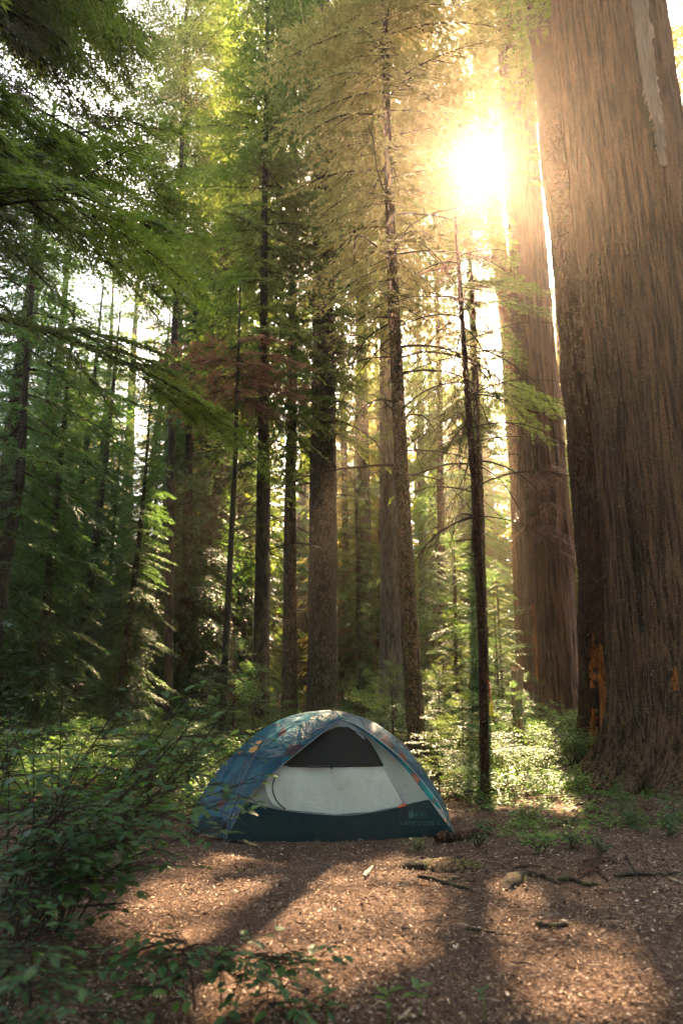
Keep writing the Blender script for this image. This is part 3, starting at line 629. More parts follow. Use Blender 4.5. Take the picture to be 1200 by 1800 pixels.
# distant trees
fr = random.Random(55); gl = 'distant evergreen standing deep in the forest beyond the nearer named trunks'
FARO = []
def gap_limit(px, Yd, H):
    if abs(px - 245) < 62: H = min(H, Yd * .21)
    if 380 < px < 690: H = min(H, Yd * .6)
    if 690 < px < 930: H = min(H, Yd * (.42 if Yd < 42 else .68))
    return H
for i in range(92):
    Yd = fr.uniform(27, 75); x = fr.uniform(-.62, .62) * Yd; px = 600 + x / Yd * 1200 * .967
    H = gap_limit(px, Yd, fr.uniform(15, 26)) if Yd < 45 or abs(px - 245) < 62 else fr.uniform(24, 34)
    root = empty('distant_tree', (x, Yd, float(gz(x, Yd))), '', 'tree', 'distant evergreens'); root.rotation_euler = (0, 0, fr.uniform(0, 6.28)); s = H / 20; FARO.append((root, px, Yd))
    w_ = min(1.5, s) if s > 1 else s * 1.1
    link_mesh('trunk', PT[fr.randrange(3)], root, sc=(w_, w_, s)); link_mesh('crown', PF[fr.choice((0, 0, 1, 1, 2))], root, sc=(w_, w_, s))
mb = MB()
for i in range(140):
    y = R.uniform(78, 120); x = R.uniform(-.65, .65) * y; z = float(gz(x, y)); H = R.uniform(24, 40) if abs(600 + x / y * 1160 - 245) > 70 else 14
    crown(mb, lambda h: (x, y), z + .2, z + H, 21, cone(6), T_FAR, seed=500 + i)
tag(mb.build('distant_forest', [M['needle'], M['twig']]), kind='stuff')
# the same forest goes on beside and behind the camera
mb = MB(); sr_ = random.Random(4)
for i in range(110):
    a_ = sr_.uniform(0, 6.28); d_ = sr_.uniform(7.5, 30); x, y = math.sin(a_) * d_, math.cos(a_) * d_
    if y > -4 and abs(x) < .75 * abs(y) + 5: continue
    if y > 2 and x > 0 and x < 14: continue
    z = float(gz(x, y)); H = sr_.uniform(22, 34); crown(mb, lambda h: (x, y), z + sr_.uniform(2, 6), z + H, 34, belly(4.0), T_FAR, seed=800 + i); tube(mb, [(x, y, z - .3), (x, y, z + H * .5), (x, y, z + H)], [.35, .25, .03], 8, 1)
tag(mb.build('surrounding_forest', [M['needle_dark'], M['twig']]), kind='stuff')

# foreground hemlock off the left edge whose boughs hang into the upper left
hx, hy = -6.0, 6.6
root = empty('hemlock_tree', (hx, hy, float(gz(hx, hy))), 'big hemlock outside the left edge whose dark boughs hang across the upper left corner', 'tree')
zs = np.arange(-.2, 18, .1); A = np.stack([hx + 0 * zs, hy + 0 * zs, zs], -1); V, F = trunk_mesh(A, .38 * (1 - zs / 22), 40, 'fir', .3, .5, 5, 7)
mb = MB(); mb.add(V, F); mb.build('trunk', M['dark'], root, smooth=True)
hr = random.Random(77)
for i in range(30):
    z = 5.0 + i * .30 + hr.uniform(-.2, .2); az = (hr.uniform(-1.0, .75) if i % 4 else hr.uniform(-2.2, -1.0)); L = hr.uniform(3.6, 5.2) * (1 - .02 * i); el = hr.uniform(-.12, .22)
    mb = MB(); pts = dead_branch(mb, (hx, hy, z), az, el, L, .035, .55, 900 + i, 0, 6, m=1, curl=.12)
    for j in range(3, 10):
        for sd in (-1, 1):
            if hr.random() < .2: continue
            a2 = az + sd * hr.uniform(.35, .9); T, Wd, L0 = hr.choice(T_HERO); kx = hr.uniform(.6, 1.0) * (1.1 - .04 * j); Q = rot_zy(a2, hr.uniform(-.5, -.1), hr.uniform(-.3, .3))
            lv = ((T.reshape(-1, 3) * kx) @ Q.T + pts[j]).reshape(-1, 3, 3); mb.tris(lv, 0, np.clip(hr.uniform(.1, .7) + rng.normal(0, .15, len(lv)), 0, 1)); mb.tris(((Wd.reshape(-1, 3) * kx) @ Q.T + pts[j]).reshape(-1, 3, 3), 1)
    mb.build('bough', [M['needle_warm'] if i % 50 == 49 else M['needle'], M['twig']], root)

# rust-coloured dead bough below the crowns, left of centre
p = at(330, 640, 15.5)
root = empty('fir_tree', (at(392, 1215, 13.3)[0], 13.3, float(gz(at(392, 1215, 13.3)[0], 13.3))), 'thin dead-limbed fir carrying rust-red needles left of the slender scaly trunk', 'tree')
x = root.location[0]; mb = MB(); tube(mb, [(x, 13.3, 0), (x + .05, 13.3, 6), (x, 13.3, 10)], [.07, .05, .015], 10); mb.build('trunk', M['dark'], root, smooth=True)
mb = MB(); crown(mb, lambda h: (x, 13.3), 7.2, 8.6, 20, lambda u: 1.8, T_MID, seed=333, tilt=(-.1, -.25)); mb.build('crown', [M['needle_red'], M['twig']], root)

# ------------------------------------------------------------------ snags
def snag(label, px, py0, py1, w, Yd, mat):
    A, rr = ctrl_axis([(px, py0, w), (px, py1, w * .9)], Yd, 0, .03); base = (A[0][0], Yd, float(gz(A[0][0], Yd))); root = empty('snag', base, label, 'dead trunk')
    V, F = trunk_mesh(A, rr, 40, 'cedar', .12, .3, 4, 2, .5); V[-1, :, 2] += .14 * (vn(np.arange(40) / 3., np.zeros(40)) - .4); V[-2, :, 2] += .05 * (vn(np.arange(40) / 3., np.zeros(40)) - .4)
    mb = MB(); mb.add(V, F); c = V[-1].mean(0) - (0, 0, .1); i = np.arange(40); mb.add(np.vstack([V[-1], c]), np.stack([i, (i + 1) % 40, np.full(40, 40)], -1)); mb.build('trunk', M[mat], root, smooth=True)
snag('tan broken-topped snag standing left of the broad cedar', 907, 1290, 1178, 19, 12.6, 'snag')
snag('narrow pale broken snag beyond the left undergrowth', 233, 1240, 1192, 7, 18, 'palewood')

# ------------------------------------------------------------------ understory leaves
def leaf_shape(l, w):  # along +x, folded, six triangles
    V = np.array([(0, 0, 0), (.3 * l, w * .5, .06 * l), (.7 * l, w * .38, .03 * l), (l, 0, -.08 * l), (.7 * l, -w * .38, .03 * l), (.3 * l, -w * .5, .06 * l), (.5 * l, 0, -.02 * l)])
    return V, [(0, 1, 6), (1, 2, 6), (2, 3, 6), (3, 4, 6), (4, 5, 6), (5, 0, 6)]
def scatter_leaves(mb, P, az, tilt, size, m=0, tint=None, aspect=.5, six=False):
    n = len(P); V0, F0 = leaf_shape(1, aspect)
    if not six: V0 = V0[[0, 1, 3, 5]]; V0[1] = (.45, aspect * .5, .05); V0[3] = (.45, -aspect * .5, .05); F0 = [(0, 1, 2), (0, 2, 3)]
    ca, sa, ct, st = np.cos(az), np.sin(az), np.cos(tilt), np.sin(tilt)
    X_ = V0[None, :, 0] * size[:, None]; Y_ = V0[None, :, 1] * size[:, None]; Z_ = V0[None, :, 2] * size[:, None]
    x1 = X_ * ct[:, None] - Z_ * st[:, None]; z1 = X_ * st[:, None] + Z_ * ct[:, None]
    V = np.stack([x1 * ca[:, None] - Y_ * sa[:, None], x1 * sa[:, None] + Y_ * ca[:, None], z1], -1) + P[:, None]
    k = len(V0); F_ = (np.array(F0)[None] + (np.arange(n) * k)[:, None, None]).reshape(-1, 3)
    t = rng.uniform(0, 1, n) if tint is None else tint
    mb.add(V, F_, m, np.repeat(t, len(F0)))
def shrub_mesh(H, rad, nst, nl, leaf, seed, mat, layered=.5):
    r = random.Random(seed); mb = MB(); ms = MB(); P = []; az = []
    for i in range(nst):
        a = r.uniform(0, 6.28); L = H * r.uniform(.7, 1.1); out = rad * r.uniform(.3, 1.)
        pts = [np.array([0, 0, -.05])]
        for k in range(1, 6): pts.append(np.array([math.cos(a) * out * (k / 5) ** 1.4, math.sin(a) * out * (k / 5) ** 1.4, L * (k / 5) ** .8]) + np.array([r.uniform(-.03, .03), r.uniform(-.03, .03), 0]))
        tube(ms, pts, np.linspace(.008, .002, 6), 4, cap=False)
        for j in range(r.randrange(5, 8)):
            t = r.uniform(1.5, 5); k = min(4, int(t)); q = pts[k] * (1 - t + k) + pts[k + 1] * (t - k); a2 = r.uniform(0, 6.28); l2 = rad * r.uniform(.3, .7)
            e = q + np.array([math.cos(a2) * l2, math.sin(a2) * l2, r.uniform(0, .12)]); tube(ms, [q, (q + e) / 2 + (0, 0, .02), e], [.003, .002, .001], 3, cap=False)
            m_ = int(nl / nst / 6)
            for g_ in range(m_):
                f_ = (g_ + .7) / m_; P.append(q + (e - q) * f_ + np.array([0, 0, r.uniform(-.01, .02)])); az.append(a2 + (1 if g_ % 2 else -1) * r.uniform(.5, 1.2))
    P = np.array(P); n = len(P); g_ = np.random.default_rng(seed)
    scatter_leaves(mb, P, np.array(az), g_.uniform(-.45, .25, n), leaf * g_.uniform(.6, 1.25, n), six=leaf > .035)
    return mb.mesh('leaves', [M[mat]]), ms.mesh('stems', [M['twig']])
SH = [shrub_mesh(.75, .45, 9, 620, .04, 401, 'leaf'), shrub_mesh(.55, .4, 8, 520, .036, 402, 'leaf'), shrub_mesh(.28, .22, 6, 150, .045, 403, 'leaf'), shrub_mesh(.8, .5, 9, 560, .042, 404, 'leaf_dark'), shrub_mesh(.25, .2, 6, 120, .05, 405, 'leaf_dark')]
SHO = []
def shrub(label, x, y, k, s=1, group=None, cat='shrub'):
    root = empty('shrub', (x, y, float(gz(x, y)) - (.07 * s if k in (2, 4) else 0)), label, cat, group); root.rotation_euler = (0, 0, R.uniform(0, 6.28)); SHO.append(root) if not label else None
    o = link_mesh('leaves', SH[k][0], root, sc=s); o['kind'] = 'stuff'; link_mesh('stems', SH[k][1], root, sc=s); return root
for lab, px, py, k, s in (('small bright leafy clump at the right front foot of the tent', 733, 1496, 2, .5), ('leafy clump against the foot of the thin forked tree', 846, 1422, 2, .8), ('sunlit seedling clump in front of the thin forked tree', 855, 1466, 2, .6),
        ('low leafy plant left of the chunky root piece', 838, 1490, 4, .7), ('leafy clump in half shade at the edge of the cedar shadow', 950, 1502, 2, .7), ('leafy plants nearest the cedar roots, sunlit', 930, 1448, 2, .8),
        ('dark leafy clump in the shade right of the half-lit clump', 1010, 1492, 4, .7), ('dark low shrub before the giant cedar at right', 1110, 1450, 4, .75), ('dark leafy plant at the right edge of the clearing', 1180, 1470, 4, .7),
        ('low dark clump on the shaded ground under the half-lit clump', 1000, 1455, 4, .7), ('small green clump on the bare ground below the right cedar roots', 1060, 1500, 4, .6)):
    p = gp(px, py); shrub(lab, p[0], p[1], k, s)
sr = random.Random(9)
SHL = []
gR = 'sunlit leafy shrubs between the tent and the broad cedar'; gL = 'green shrubs in the undergrowth left of the tent'; gB = 'undergrowth shrubs behind the tent'
for i in range(52):
    px = sr.uniform(735, 1035); Yd = sr.uniform(9.6, 15); x = at(px, 1300, Yd)[0]
    if x > 3.1 and Yd < 11: continue
    SHL.append((px, Yd, 'sunlit leafy shrub')); shrub('', x, Yd, sr.choice((0, 0, 1)), sr.uniform(.7, 1.15), gR)
for i in range(60):
    px = sr.uniform(-60, 420); Yd = sr.uniform(8.5, 17); x = at(px, 1300, Yd)[0]
    SHL.append((px, Yd, 'green shrub')); shrub('', x, Yd, sr.choice((0, 1, 3, 3)), sr.uniform(.6, 1.1), gL)
for i in range(16):
    px = sr.uniform(400, 740); Yd = sr.uniform(10.5, 18); x = at(px, 1300, Yd)[0]
    SHL.append((px, Yd, 'undergrowth shrub')); shrub('', x, Yd, sr.choice((0, 3)), sr.uniform(.8, 1.2), gB)

def cover(mb, n, region, hmax, size, m=0, per=9):
    g_ = np.random.default_rng(n); P = region(g_, n); keepc = vn(P[:, 0] * .9 + 30, P[:, 1] * .9) > .3; P = P[keepc]; n = len(P)
    c = np.repeat(P, per, 0); az = g_.uniform(0, 6.28, n * per); h = np.repeat(g_.uniform(.03, hmax, n), per) * g_.uniform(.5, 1.2, n * per); s = np.repeat(g_.uniform(.6, 1.3, n), per) * size * g_.uniform(.7, 1.2, n * per)
    x = c[:, 0] + np.cos(az) * s * .4; y = c[:, 1] + np.sin(az) * s * .4; z = gz(x, y) + h
    scatter_leaves(mb, np.stack([x, y, z], -1), az, g_.uniform(-.5, .3, n * per), s, m, aspect=.6)
def wedge(p0, p1, y0, y1):
    def f(g_, n):
        y = g_.uniform(y0 ** .5, y1 ** .5, n) ** 2; px = g_.uniform(p0, p1, n); return np.stack([(px - 600) / 1200 * y * .99, y], -1)
    return f
mb = MB(); cover(mb, 2300, wedge(-80, 400, 7.8, 15), .3, .075); cover(mb, 2400, wedge(-100, 1250, 11.5, 26), .45, .11); cover(mb, 1000, wedge(760, 1060, 8.8, 13), .3, .06)
cover(mb, 1500, wedge(-200, 1400, 26, 60), .7, .25, per=7); cover(mb, 420, wedge(830, 1240, 7.0, 8.9), .07, .045); cover(mb, 160, wedge(840, 1010, 6.3, 7.3), .06, .035); cover(mb, 90, wedge(690, 850, 6.6, 8.4), .05, .035); cover(mb, 200, wedge(-80, 300, 5.8, 8), .14, .06)
tag(mb.build('ground_cover', M['leaf']), kind='stuff')
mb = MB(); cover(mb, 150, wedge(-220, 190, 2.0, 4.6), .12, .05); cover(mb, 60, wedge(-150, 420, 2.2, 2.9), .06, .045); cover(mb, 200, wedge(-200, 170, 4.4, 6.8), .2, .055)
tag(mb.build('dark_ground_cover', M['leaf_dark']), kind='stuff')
# low hemlock-like sprays laid over the undergrowth
mb = MB(); cr = random.Random(71)
for i in range(330):
    Yd = cr.uniform(9.5, 24); px = cr.uniform(-80, 1040); x = (px - 600) / 1200 * Yd * .99
    if 600 < px < 740 and Yd < 10.5: continue
    if x > 2.9 and Yd < 11.5: continue
    T, Wd, L0 = cr.choice(T_NEAR); Q = rot_zy(cr.uniform(0, 6.28), cr.uniform(.0, .5)); p = np.array([x, Yd, float(gz(x, Yd)) + cr.uniform(.1, .6)]); lv = ((T.reshape(-1, 3)) @ Q.T + p).reshape(-1, 3, 3)[::2]
    mb.tris(lv, 0, np.clip(cr.uniform(.2, .8) + rng.normal(0, .1, len(lv)), 0, 1))
tag(mb.build('fern_ground_cover', [M['needle_young'], M['twig']]), kind='stuff')

# ------------------------------------------------------------------ foreground bushes, leaf by leaf
def leaf_obj_mesh(l, w, mat, seed, lobed=False):
    mb = MB(); V, F_ = leaf_shape(l, w); V[:, 2] += .05 * l * (V[:, 0] / l) ** 2 * (1 if seed % 2 else -1); mb.add(V, F_, 0, (.2, .5, .8, .35)[seed % 4]); return mb.mesh('leaf', [M[mat]], smooth=True)
LEAF = [leaf_obj_mesh(.05, .028, 'leaf_dark', 0), leaf_obj_mesh(.06, .034, 'leaf_dark', 1), leaf_obj_mesh(.045, .026, 'leaf_dark', 2), leaf_obj_mesh(.055, .03, 'leaf', 3)]
def fore_bush(label, base, tips, nleaf, lscale, seed, group=None, nrest=1000, sr=.007):
    r = random.Random(seed); root = empty('bush', base, label, 'bush', group); stem = MB(); spots = []
    for tp in tips:
        tp = np.array(tp); b = np.array(base) + np.array([r.uniform(-.2, .2), r.uniform(-.2, .2), -.03]); mid = b + (tp - b) * .5 + np.array([r.uniform(-.08, .08), r.uniform(-.08, .08), .16]); P = catmull([b, b + (mid - b) * .5 + (0, 0, .1), mid, tp], 12)
        tube(stem, P, np.linspace(sr, .0025, 12), 6)
        for j in range(4, 12):
            for q in range(2):
                a = math.atan2(tp[1] - b[1], tp[0] - b[0]) + r.choice((-1, 1)) * r.uniform(.3, 1.4); L = r.uniform(.12, .34); e = P[j] + np.array([math.cos(a) * L, math.sin(a) * L, r.uniform(-.05, .06)])
                tube(stem, [P[j], (P[j] + e) / 2 + (0, 0, .015), e], [.003, .0022, .001], 4, cap=False)
                m_ = max(2, int(L / (.024 * lscale)))
                for g_ in range(m_): f_ = (g_ + 1) / m_; spots.append((P[j] + (e - P[j]) * f_, a + (1 if g_ % 2 else -1) * r.uniform(.4, 1.1)))
    stem.build('stems', M['twig'], root, smooth=True)
    r.shuffle(spots); ob = np.array([float(v_) for v_ in root.location])
    for p, a in spots[:nleaf]: link_mesh('leaf', LEAF[r.choice((0, 0, 1, 2, 3))], root, tuple(p - ob), (r.uniform(-.35, .35), r.uniform(-.15, .5), a), lscale * r.uniform(.75, 1.3))
    rest = spots[nleaf:nleaf + nrest]
    if rest:
        mb = MB(); P = np.array([p for p, a in rest]); n = len(P); scatter_leaves(mb, P, np.array([a for p, a in rest]), rng.uniform(-.45, .2, n), .053 * lscale * rng.uniform(.7, 1.3, n), six=True, aspect=.55); o = mb.build('leaves', M['leaf_dark'], root); o['kind'] = 'stuff'
    return root
def tip(px, py, Yd): return at(px, py, Yd)
fb = gp(60, 1640); fb = (float(fb[0]), float(fb[1]), float(gz(fb[0], fb[1])))
fore_bush('large dark leafy bush spreading in front of the left undergrowth', fb, [tip(*a) for a in ((10, 1240, 4.3), (110, 1225, 4.0), (230, 1240, 3.9), (330, 1225, 3.8), (385, 1190, 3.7), (300, 1300, 3.6), (400, 1330, 3.7), (420, 1400, 3.9), (200, 1330, 3.5), (90, 1320, 3.6), (10, 1350, 3.8), (330, 1420, 3.7), (250, 1460, 3.6), (130, 1420, 3.5), (40, 1460, 3.7), (390, 1450, 4.0), (160, 1280, 4.5), (440, 1370, 4.3), (350, 1260, 4.2), (290, 1380, 4.0), (420, 1290, 4.6), (240, 1200, 4.8), (180, 1390, 4.2), (100, 1390, 3.2), (280, 1350, 3.1), (360, 1380, 3.2), (60, 1280, 3.2), (200, 1250, 3.3), (60, 1570, 3.6), (160, 1550, 3.7), (-20, 1530, 3.5), (240, 1530, 3.8), (110, 1500, 3.4), (20, 1620, 3.7), (200, 1600, 4.0), (400, 1250, 3.4))], 300, 1.35, 61)
fb = gp(-60, 1800); fb = (float(fb[0]), float(fb[1]), float(gz(fb[0], fb[1])))
fore_bush('dark out-of-focus bush filling the bottom left corner', fb, [tip(*a) for a in ((20, 1610, 2.7), (90, 1670, 2.5), (60, 1730, 2.3), (150, 1770, 2.4), (10, 1560, 2.9), (0, 1690, 2.3), (170, 1800, 2.6))], 160, 1.0, 62, None, 80, .005)
fb = gp(360, 1760); fb = (float(fb[0]), float(fb[1]), float(gz(fb[0], fb[1])))
fore_bush('low sprawling seedling plant at the bottom between the dark corner bush and the clearing', fb, [tip(*a) for a in ((230, 1670, 3.3), (330, 1715, 3.2), (420, 1725, 3.3), (470, 1765, 3.2), (300, 1760, 3.1), (520, 1785, 3.2))], 150, 1.1, 63, None, 120, .003)
fb = gp(-30, 1500); fb = (float(fb[0]), float(fb[1]), float(gz(fb[0], fb[1])))
fore_bush('shaded bush at the left edge behind the large dark bush', fb, [tip(*a) for a in ((0, 1090, 5.6), (80, 1130, 5.5), (150, 1150, 5.6), (30, 1180, 5.3), (120, 1290, 5.4), (200, 1390, 5.6), (70, 1420, 5.3))], 200, 1.1, 64, None, 200)
def seedling(label, px, py, leaves, mat='leaf', l=.09):
    b = gp(px, py); root = empty('seedling', b, label, 'seedling'); me = leaf_obj_mesh(l, l * .5, mat, 3); H = .11; mb = MB(); tube(mb, [b - (0, 0, .02), b + (.004, 0, H * .6), b + (0, .004, H)], [.003, .0025, .002], 5); mb.build('stem', M['leaf'], root)
    for i in range(leaves):
        a = i * 6.28 / leaves + R.uniform(-.3, .3) + .3; link_mesh('leaf', me, root, (0, 0, H - .012 * i), (0, R.uniform(-.5, .0), a), R.uniform(.7, 1.05))
seedling('bright green seedling with three upright leaves at the bottom edge', 737, 1790, 4, l=.085); seedling('darker green seedling just left of the bright one at the bottom', 682, 1800, 4, l=.08)
seedling('grey-green seedling at the bottom edge right of the low sprawling plant', 575, 1802, 4, 'leaf_dark', .07); seedling('pale seedling on the sunlit needles at lower centre left', 548, 1722, 4, 'leaf_dark', .07); seedling('tiny seedling at the bottom right of the bright one', 850, 1795, 3, 'leaf_dark', .06)

# ------------------------------------------------------------------ tent
TY0, TZT, TYT = 6.72, 1.0, 7.16
def fY(x, z): return TY0 + .09 * (x + .1) + (TYT - TY0) * np.clip(z / TZT, 0, 1.2) ** 1.4
def onf(px, py, lift=0):
    d = ray(px, py); t = 6.8
    for _ in range(25):
        p = CAM + d * t; t += (fY(p[0], p[2]) - lift - p[1]) * .8 / d[1]
    return CAM + d * t
def fabric(name, c, tr=None, tf=.3, rough=.6, weave=700, wr=.5, spec=.4):
    N = NT(name); v = N.obj(); w = N.noise(v, 3.2, 5, .55, 1.2); f_ = N.noise(v, weave, 2, .5); st = N.noise(N.obj((9, 9, 1.2)), 1, 3, .5)
    nb = N.bump(w, wr, .06); nb = N.bump(st, wr * .6, .03, nb); nb = N.bump(f_, .15, .001, nb)
    col = c if isinstance(c, tuple) else c(N); sh = N.princ(col, rough, spec, nb)
    if tr is not None:
        tb = N.trans(tr if isinstance(tr, tuple) else col); sh = N.mixs(tf, sh, tb)
    return N.done(sh)
def camo(N):
    vo = N.n('ShaderNodeTexVoronoi', distance='MANHATTAN'); vo.inputs['Scale'].default_value = 7.5; mp = N.obj((1.0, 1.0, .62)); N.l(mp, vo.inputs['Vector'])
    sep = N.n('ShaderNodeSeparateColor'); N.l(vo.outputs['Color'], sep.inputs[0])
    return N.ramp(sep.outputs[0], [(0, (.002, .075, .115)), (.45, (.002, .115, .165)), (.70, (.06, .035, .04)), (.77, (.003, .06, .11)), (.92, (.11, .035, .022)), (.96, (.002, .09, .16))], 'CONSTANT')
M['fly'] = fabric('fly_fabric', camo, 'col', .42, .5, 500, 1.0, .25)
M['inner'] = fabric('cream_ripstop', (.72, .69, .61), (.70, .65, .55), .35, .7)
M['panel'] = fabric('grey_ripstop', (.48, .46, .40), (.48, .45, .37), .35, .7)
M['tub'] = fabric('dark_green_ripstop', (.004, .028, .034), (.004, .045, .045), .25, .6, 700, .5, .2)
M['grey'] = M['grey']
M['greyf'] = fabric('light_grey_fabric', (.38, .40, .41), (.3, .3, .3), .3, .6)
M['black'] = plain('black_zip', (.008, .008, .009), .5, .4); M['orange'] = plain('orange_webbing', (.75, .12, .02), .6, .3); M['pole'] = plain('grey_pole', (.12, .13, .14), .3, .6)
N = NT('black_netting'); N.out; sh = N.princ((.016, .017, .018), .8, .2); tr = N.n('ShaderNodeBsdfTransparent'); M['net'] = N.done(N.mixs(.12, sh, tr.outputs[0]))
M['print'] = plain('teal_print', (.012, .085, .078), .6, .3, var=.1); M['logo'] = plain('amber_print', (.45, .22, .05), .6, .3, var=.1)
tent = empty('tent', (at(590, 1475, 6.9)[0], 7.3, 0), 'blue dome tent with rust-patterned fly, cream door panel and dark green base', 'tent')
def panel(name, rws, mat, lift, ny=24, nx=24, sag=0, wr=.0):
    P = np.array(rws, float); ys = np.linspace(P[0, 0], P[-1, 0], ny); V = []
    for y in ys:
        x0, x1 = np.interp(y, P[:, 0], P[:, 1]), np.interp(y, P[:, 0], P[:, 2])
        for j in range(nx):
            f_ = j / (nx - 1); px = x0 + (x1 - x0) * f_; V.append(onf(px, y, lift + wr * (float(vn(px * .035, y * .012)) - .5) + wr * .5 * (float(vn(px * .09 + y * .03, y * .03)) - .5)))
    F_ = [(i * nx + j, (i + 1) * nx + j, (i + 1) * nx + j + 1, i * nx + j + 1) for i in range(ny - 1) for j in range(nx - 1)]
    mb = MB(); mb.add(V, F_); return mb.build(name, mat, tent, smooth=True)
def curve_rows(top, bot, ny=30):
    """panel between an upper and a lower pixel curve (both polylines in x)"""
    return top, bot
def panel_h(name, xr, top, bot, mat, lift, nx=60, ny=10, wr=.0):
    T_ = np.array(top, float); B_ = np.array(bot, float); V = []
    for i in range(nx):
        x = xr[0] + (xr[1] - xr[0]) * i / (nx - 1); y0 = np.interp(x, T_[:, 0], T_[:, 1]); y1 = np.interp(x, B_[:, 0], B_[:, 1])
        for j in range(ny): y = y0 + (y1 - y0) * j / (ny - 1); V.append(onf(x, y, lift + wr * (float(vn(x * .05, y * .02)) - .5)))
    F_ = [(i * ny + j, i * ny + j + 1, (i + 1) * ny + j + 1, (i + 1) * ny + j) for i in range(nx - 1) for j in range(ny - 1)]
    mb = MB(); mb.add(V, F_); return mb.build(name, mat, tent, smooth=True)
inner_edge = [(1262, 590, 600), (1272, 572, 618), (1290, 545, 645), (1320, 508, 682), (1350, 478, 712), (1380, 455, 735), (1407, 432, 756), (1425, 415, 775), (1440, 405, 785)]
panel('body_panel', inner_edge, M['panel'], -.03, 26, 30, wr=.03)
panel('door_panel', [(1345, 480, 674), (1360, 472, 682), (1380, 466, 692), (1400, 470, 702), (1414, 480, 709), (1424, 500, 690), (1432, 560, 640)], M['inner'], .012, 34, 34, wr=.035)
panel('door_window', [(1278, 588, 612), (1284, 572, 625), (1300, 548, 645), (1320, 524, 660), (1346, 495, 674)], M['net'], .048, 20, 24)
panel('dark_interior_sheet', [(1280, 588, 610), (1300, 550, 643), (1320, 526, 658), (1345, 497, 672)], M['black'], .036, 10, 12)  # black sheet put in for the unlit inside of the tent
panel_h('door_header', (566, 640), [(566, 1282), (598, 1267), (612, 1269), (640, 1292)], [(566, 1289), (598, 1275), (612, 1277), (640, 1300)], M['greyf'], .06, 24, 4)
panel_h('tub', (400, 795), [(400, 1466), (415, 1438), (432, 1408), (450, 1413), (500, 1423), (590, 1432), (650, 1427), (700, 1417), (754, 1405), (770, 1428), (795, 1462)], [(400, 1476), (480, 1481), (600, 1480), (740, 1476), (795, 1469)], M['tub'], .045, 90, 14, wr=.03)
def line(name, pts, r, mat, lift=.02, n=26, k=5):
    P = catmull([onf(a, b, lift) for a, b in pts], n); mb = MB(); tube(mb, P, r, k); return mb.build(name, mat, tent, smooth=True)
line('zipper', [(483, 1366), (479, 1382), (481, 1396), (488, 1410), (502, 1423)], .006, M['black'], .05)
line('zipper', [(597, 1279), (625, 1286), (645, 1300), (660, 1322), (672, 1345)], .009, M['black'], .055)
line('zipper', [(506, 1347), (560, 1348), (620, 1347), (674, 1346)], .006, M['black'], .035)
line('seam', [(672, 1345), (690, 1378), (703, 1400), (712, 1415)], .003, M['pole'], .04)
line('seam', [(452, 1413), (500, 1424), (590, 1433), (650, 1428), (700, 1418)], .004, M['greyf'], .072)
line('zipper_pull', [(583, 1343), (583, 1349), (584, 1352)], .006, M['black'], .06, 6)
panel('corner_patch', [(1394, 706, 708), (1405, 697, 713), (1417, 688, 718)], M['greyf'], .03, 6, 5)
line('webbing', [(699, 1419), (706, 1417), (713, 1415)], .008, M['orange'], .08, 6); line('webbing', [(704, 1417), (708, 1412), (711, 1408)], .003, M['orange'], .08, 6)
# fly: curves from the ground to the top, lofted
apex = at(577, 1249, 7.45)
def fc(pts): return catmull([at(a, b, c) for a, b, c in pts] , 22)
C0 = fc([(398, 1474, 6.62), (432, 1408, 6.68), (470, 1367, 6.74), (520, 1325, 6.84), (560, 1293, 6.95), (588, 1272, 7.05), (600, 1265, 7.08)])
C1 = fc([(394, 1474, 6.68), (412, 1410, 6.85), (430, 1365, 6.98), (455, 1318, 7.12), (500, 1280, 7.25), (550, 1256, 7.35), (588, 1250, 7.38)])
C2 = fc([(338, 1459, 7.05), (372, 1400, 7.2), (402, 1345, 7.3), (438, 1300, 7.4), (486, 1268, 7.46), (535, 1252, 7.47), (577, 1248, 7.45)])
def side(foot, n=1.62, H=None, top=apex):
    foot = np.array(foot, float); t = np.linspace(0, 1, 22) * math.pi / 2
    hx = np.cos(t) ** (2 / n); hz = np.sin(t) ** (2 / n); P = top[None] + (foot - top)[None] * hx[:, None]; P[:, 2] = foot[2] + (top[2] - foot[2]) * hz; return P
C7 = fc([(793, 1462, 6.98), (768, 1402, 7.05), (735, 1343, 7.15), (700, 1302, 7.25), (660, 1272, 7.34), (615, 1253, 7.4), (590, 1250, 7.4)])
C8 = fc([(789, 1452, 6.90), (774, 1418, 6.91), (751, 1385, 6.95), (712, 1340, 7.0), (665, 1300, 7.02), (628, 1275, 7.06), (602, 1265, 7.08)])
bl, br = (-1.25, 8.15, .03), (.95, 8.3, .03)
CS = [C0, (C0 * .55 + C1 * .45) - np.array([0, .035, 0]) * np.sin(np.linspace(0, 1, 22) * math.pi)[:, None], C1, C1 * .5 + C2 * .5 + np.array([0.03, -.02, -.01]) * np.sin(np.linspace(0, 1, 22) * math.pi)[:, None], C2,
      side((-1.5, 7.6, .06)), side(bl), side((-.6, 8.45, .1), 1.4), side((0, 8.6, .12), 1.35), side((.6, 8.55, .1), 1.4), side(br), side((1.08, 7.6, .10), 1.45), C7, (C7 * .5 + C8 * .5) - np.array([0.0, .03, 0]) * np.sin(np.linspace(0, 1, 22) * math.pi)[:, None], C8]
G = np.array(CS); nc = len(CS); sub = 5; rowsV = []
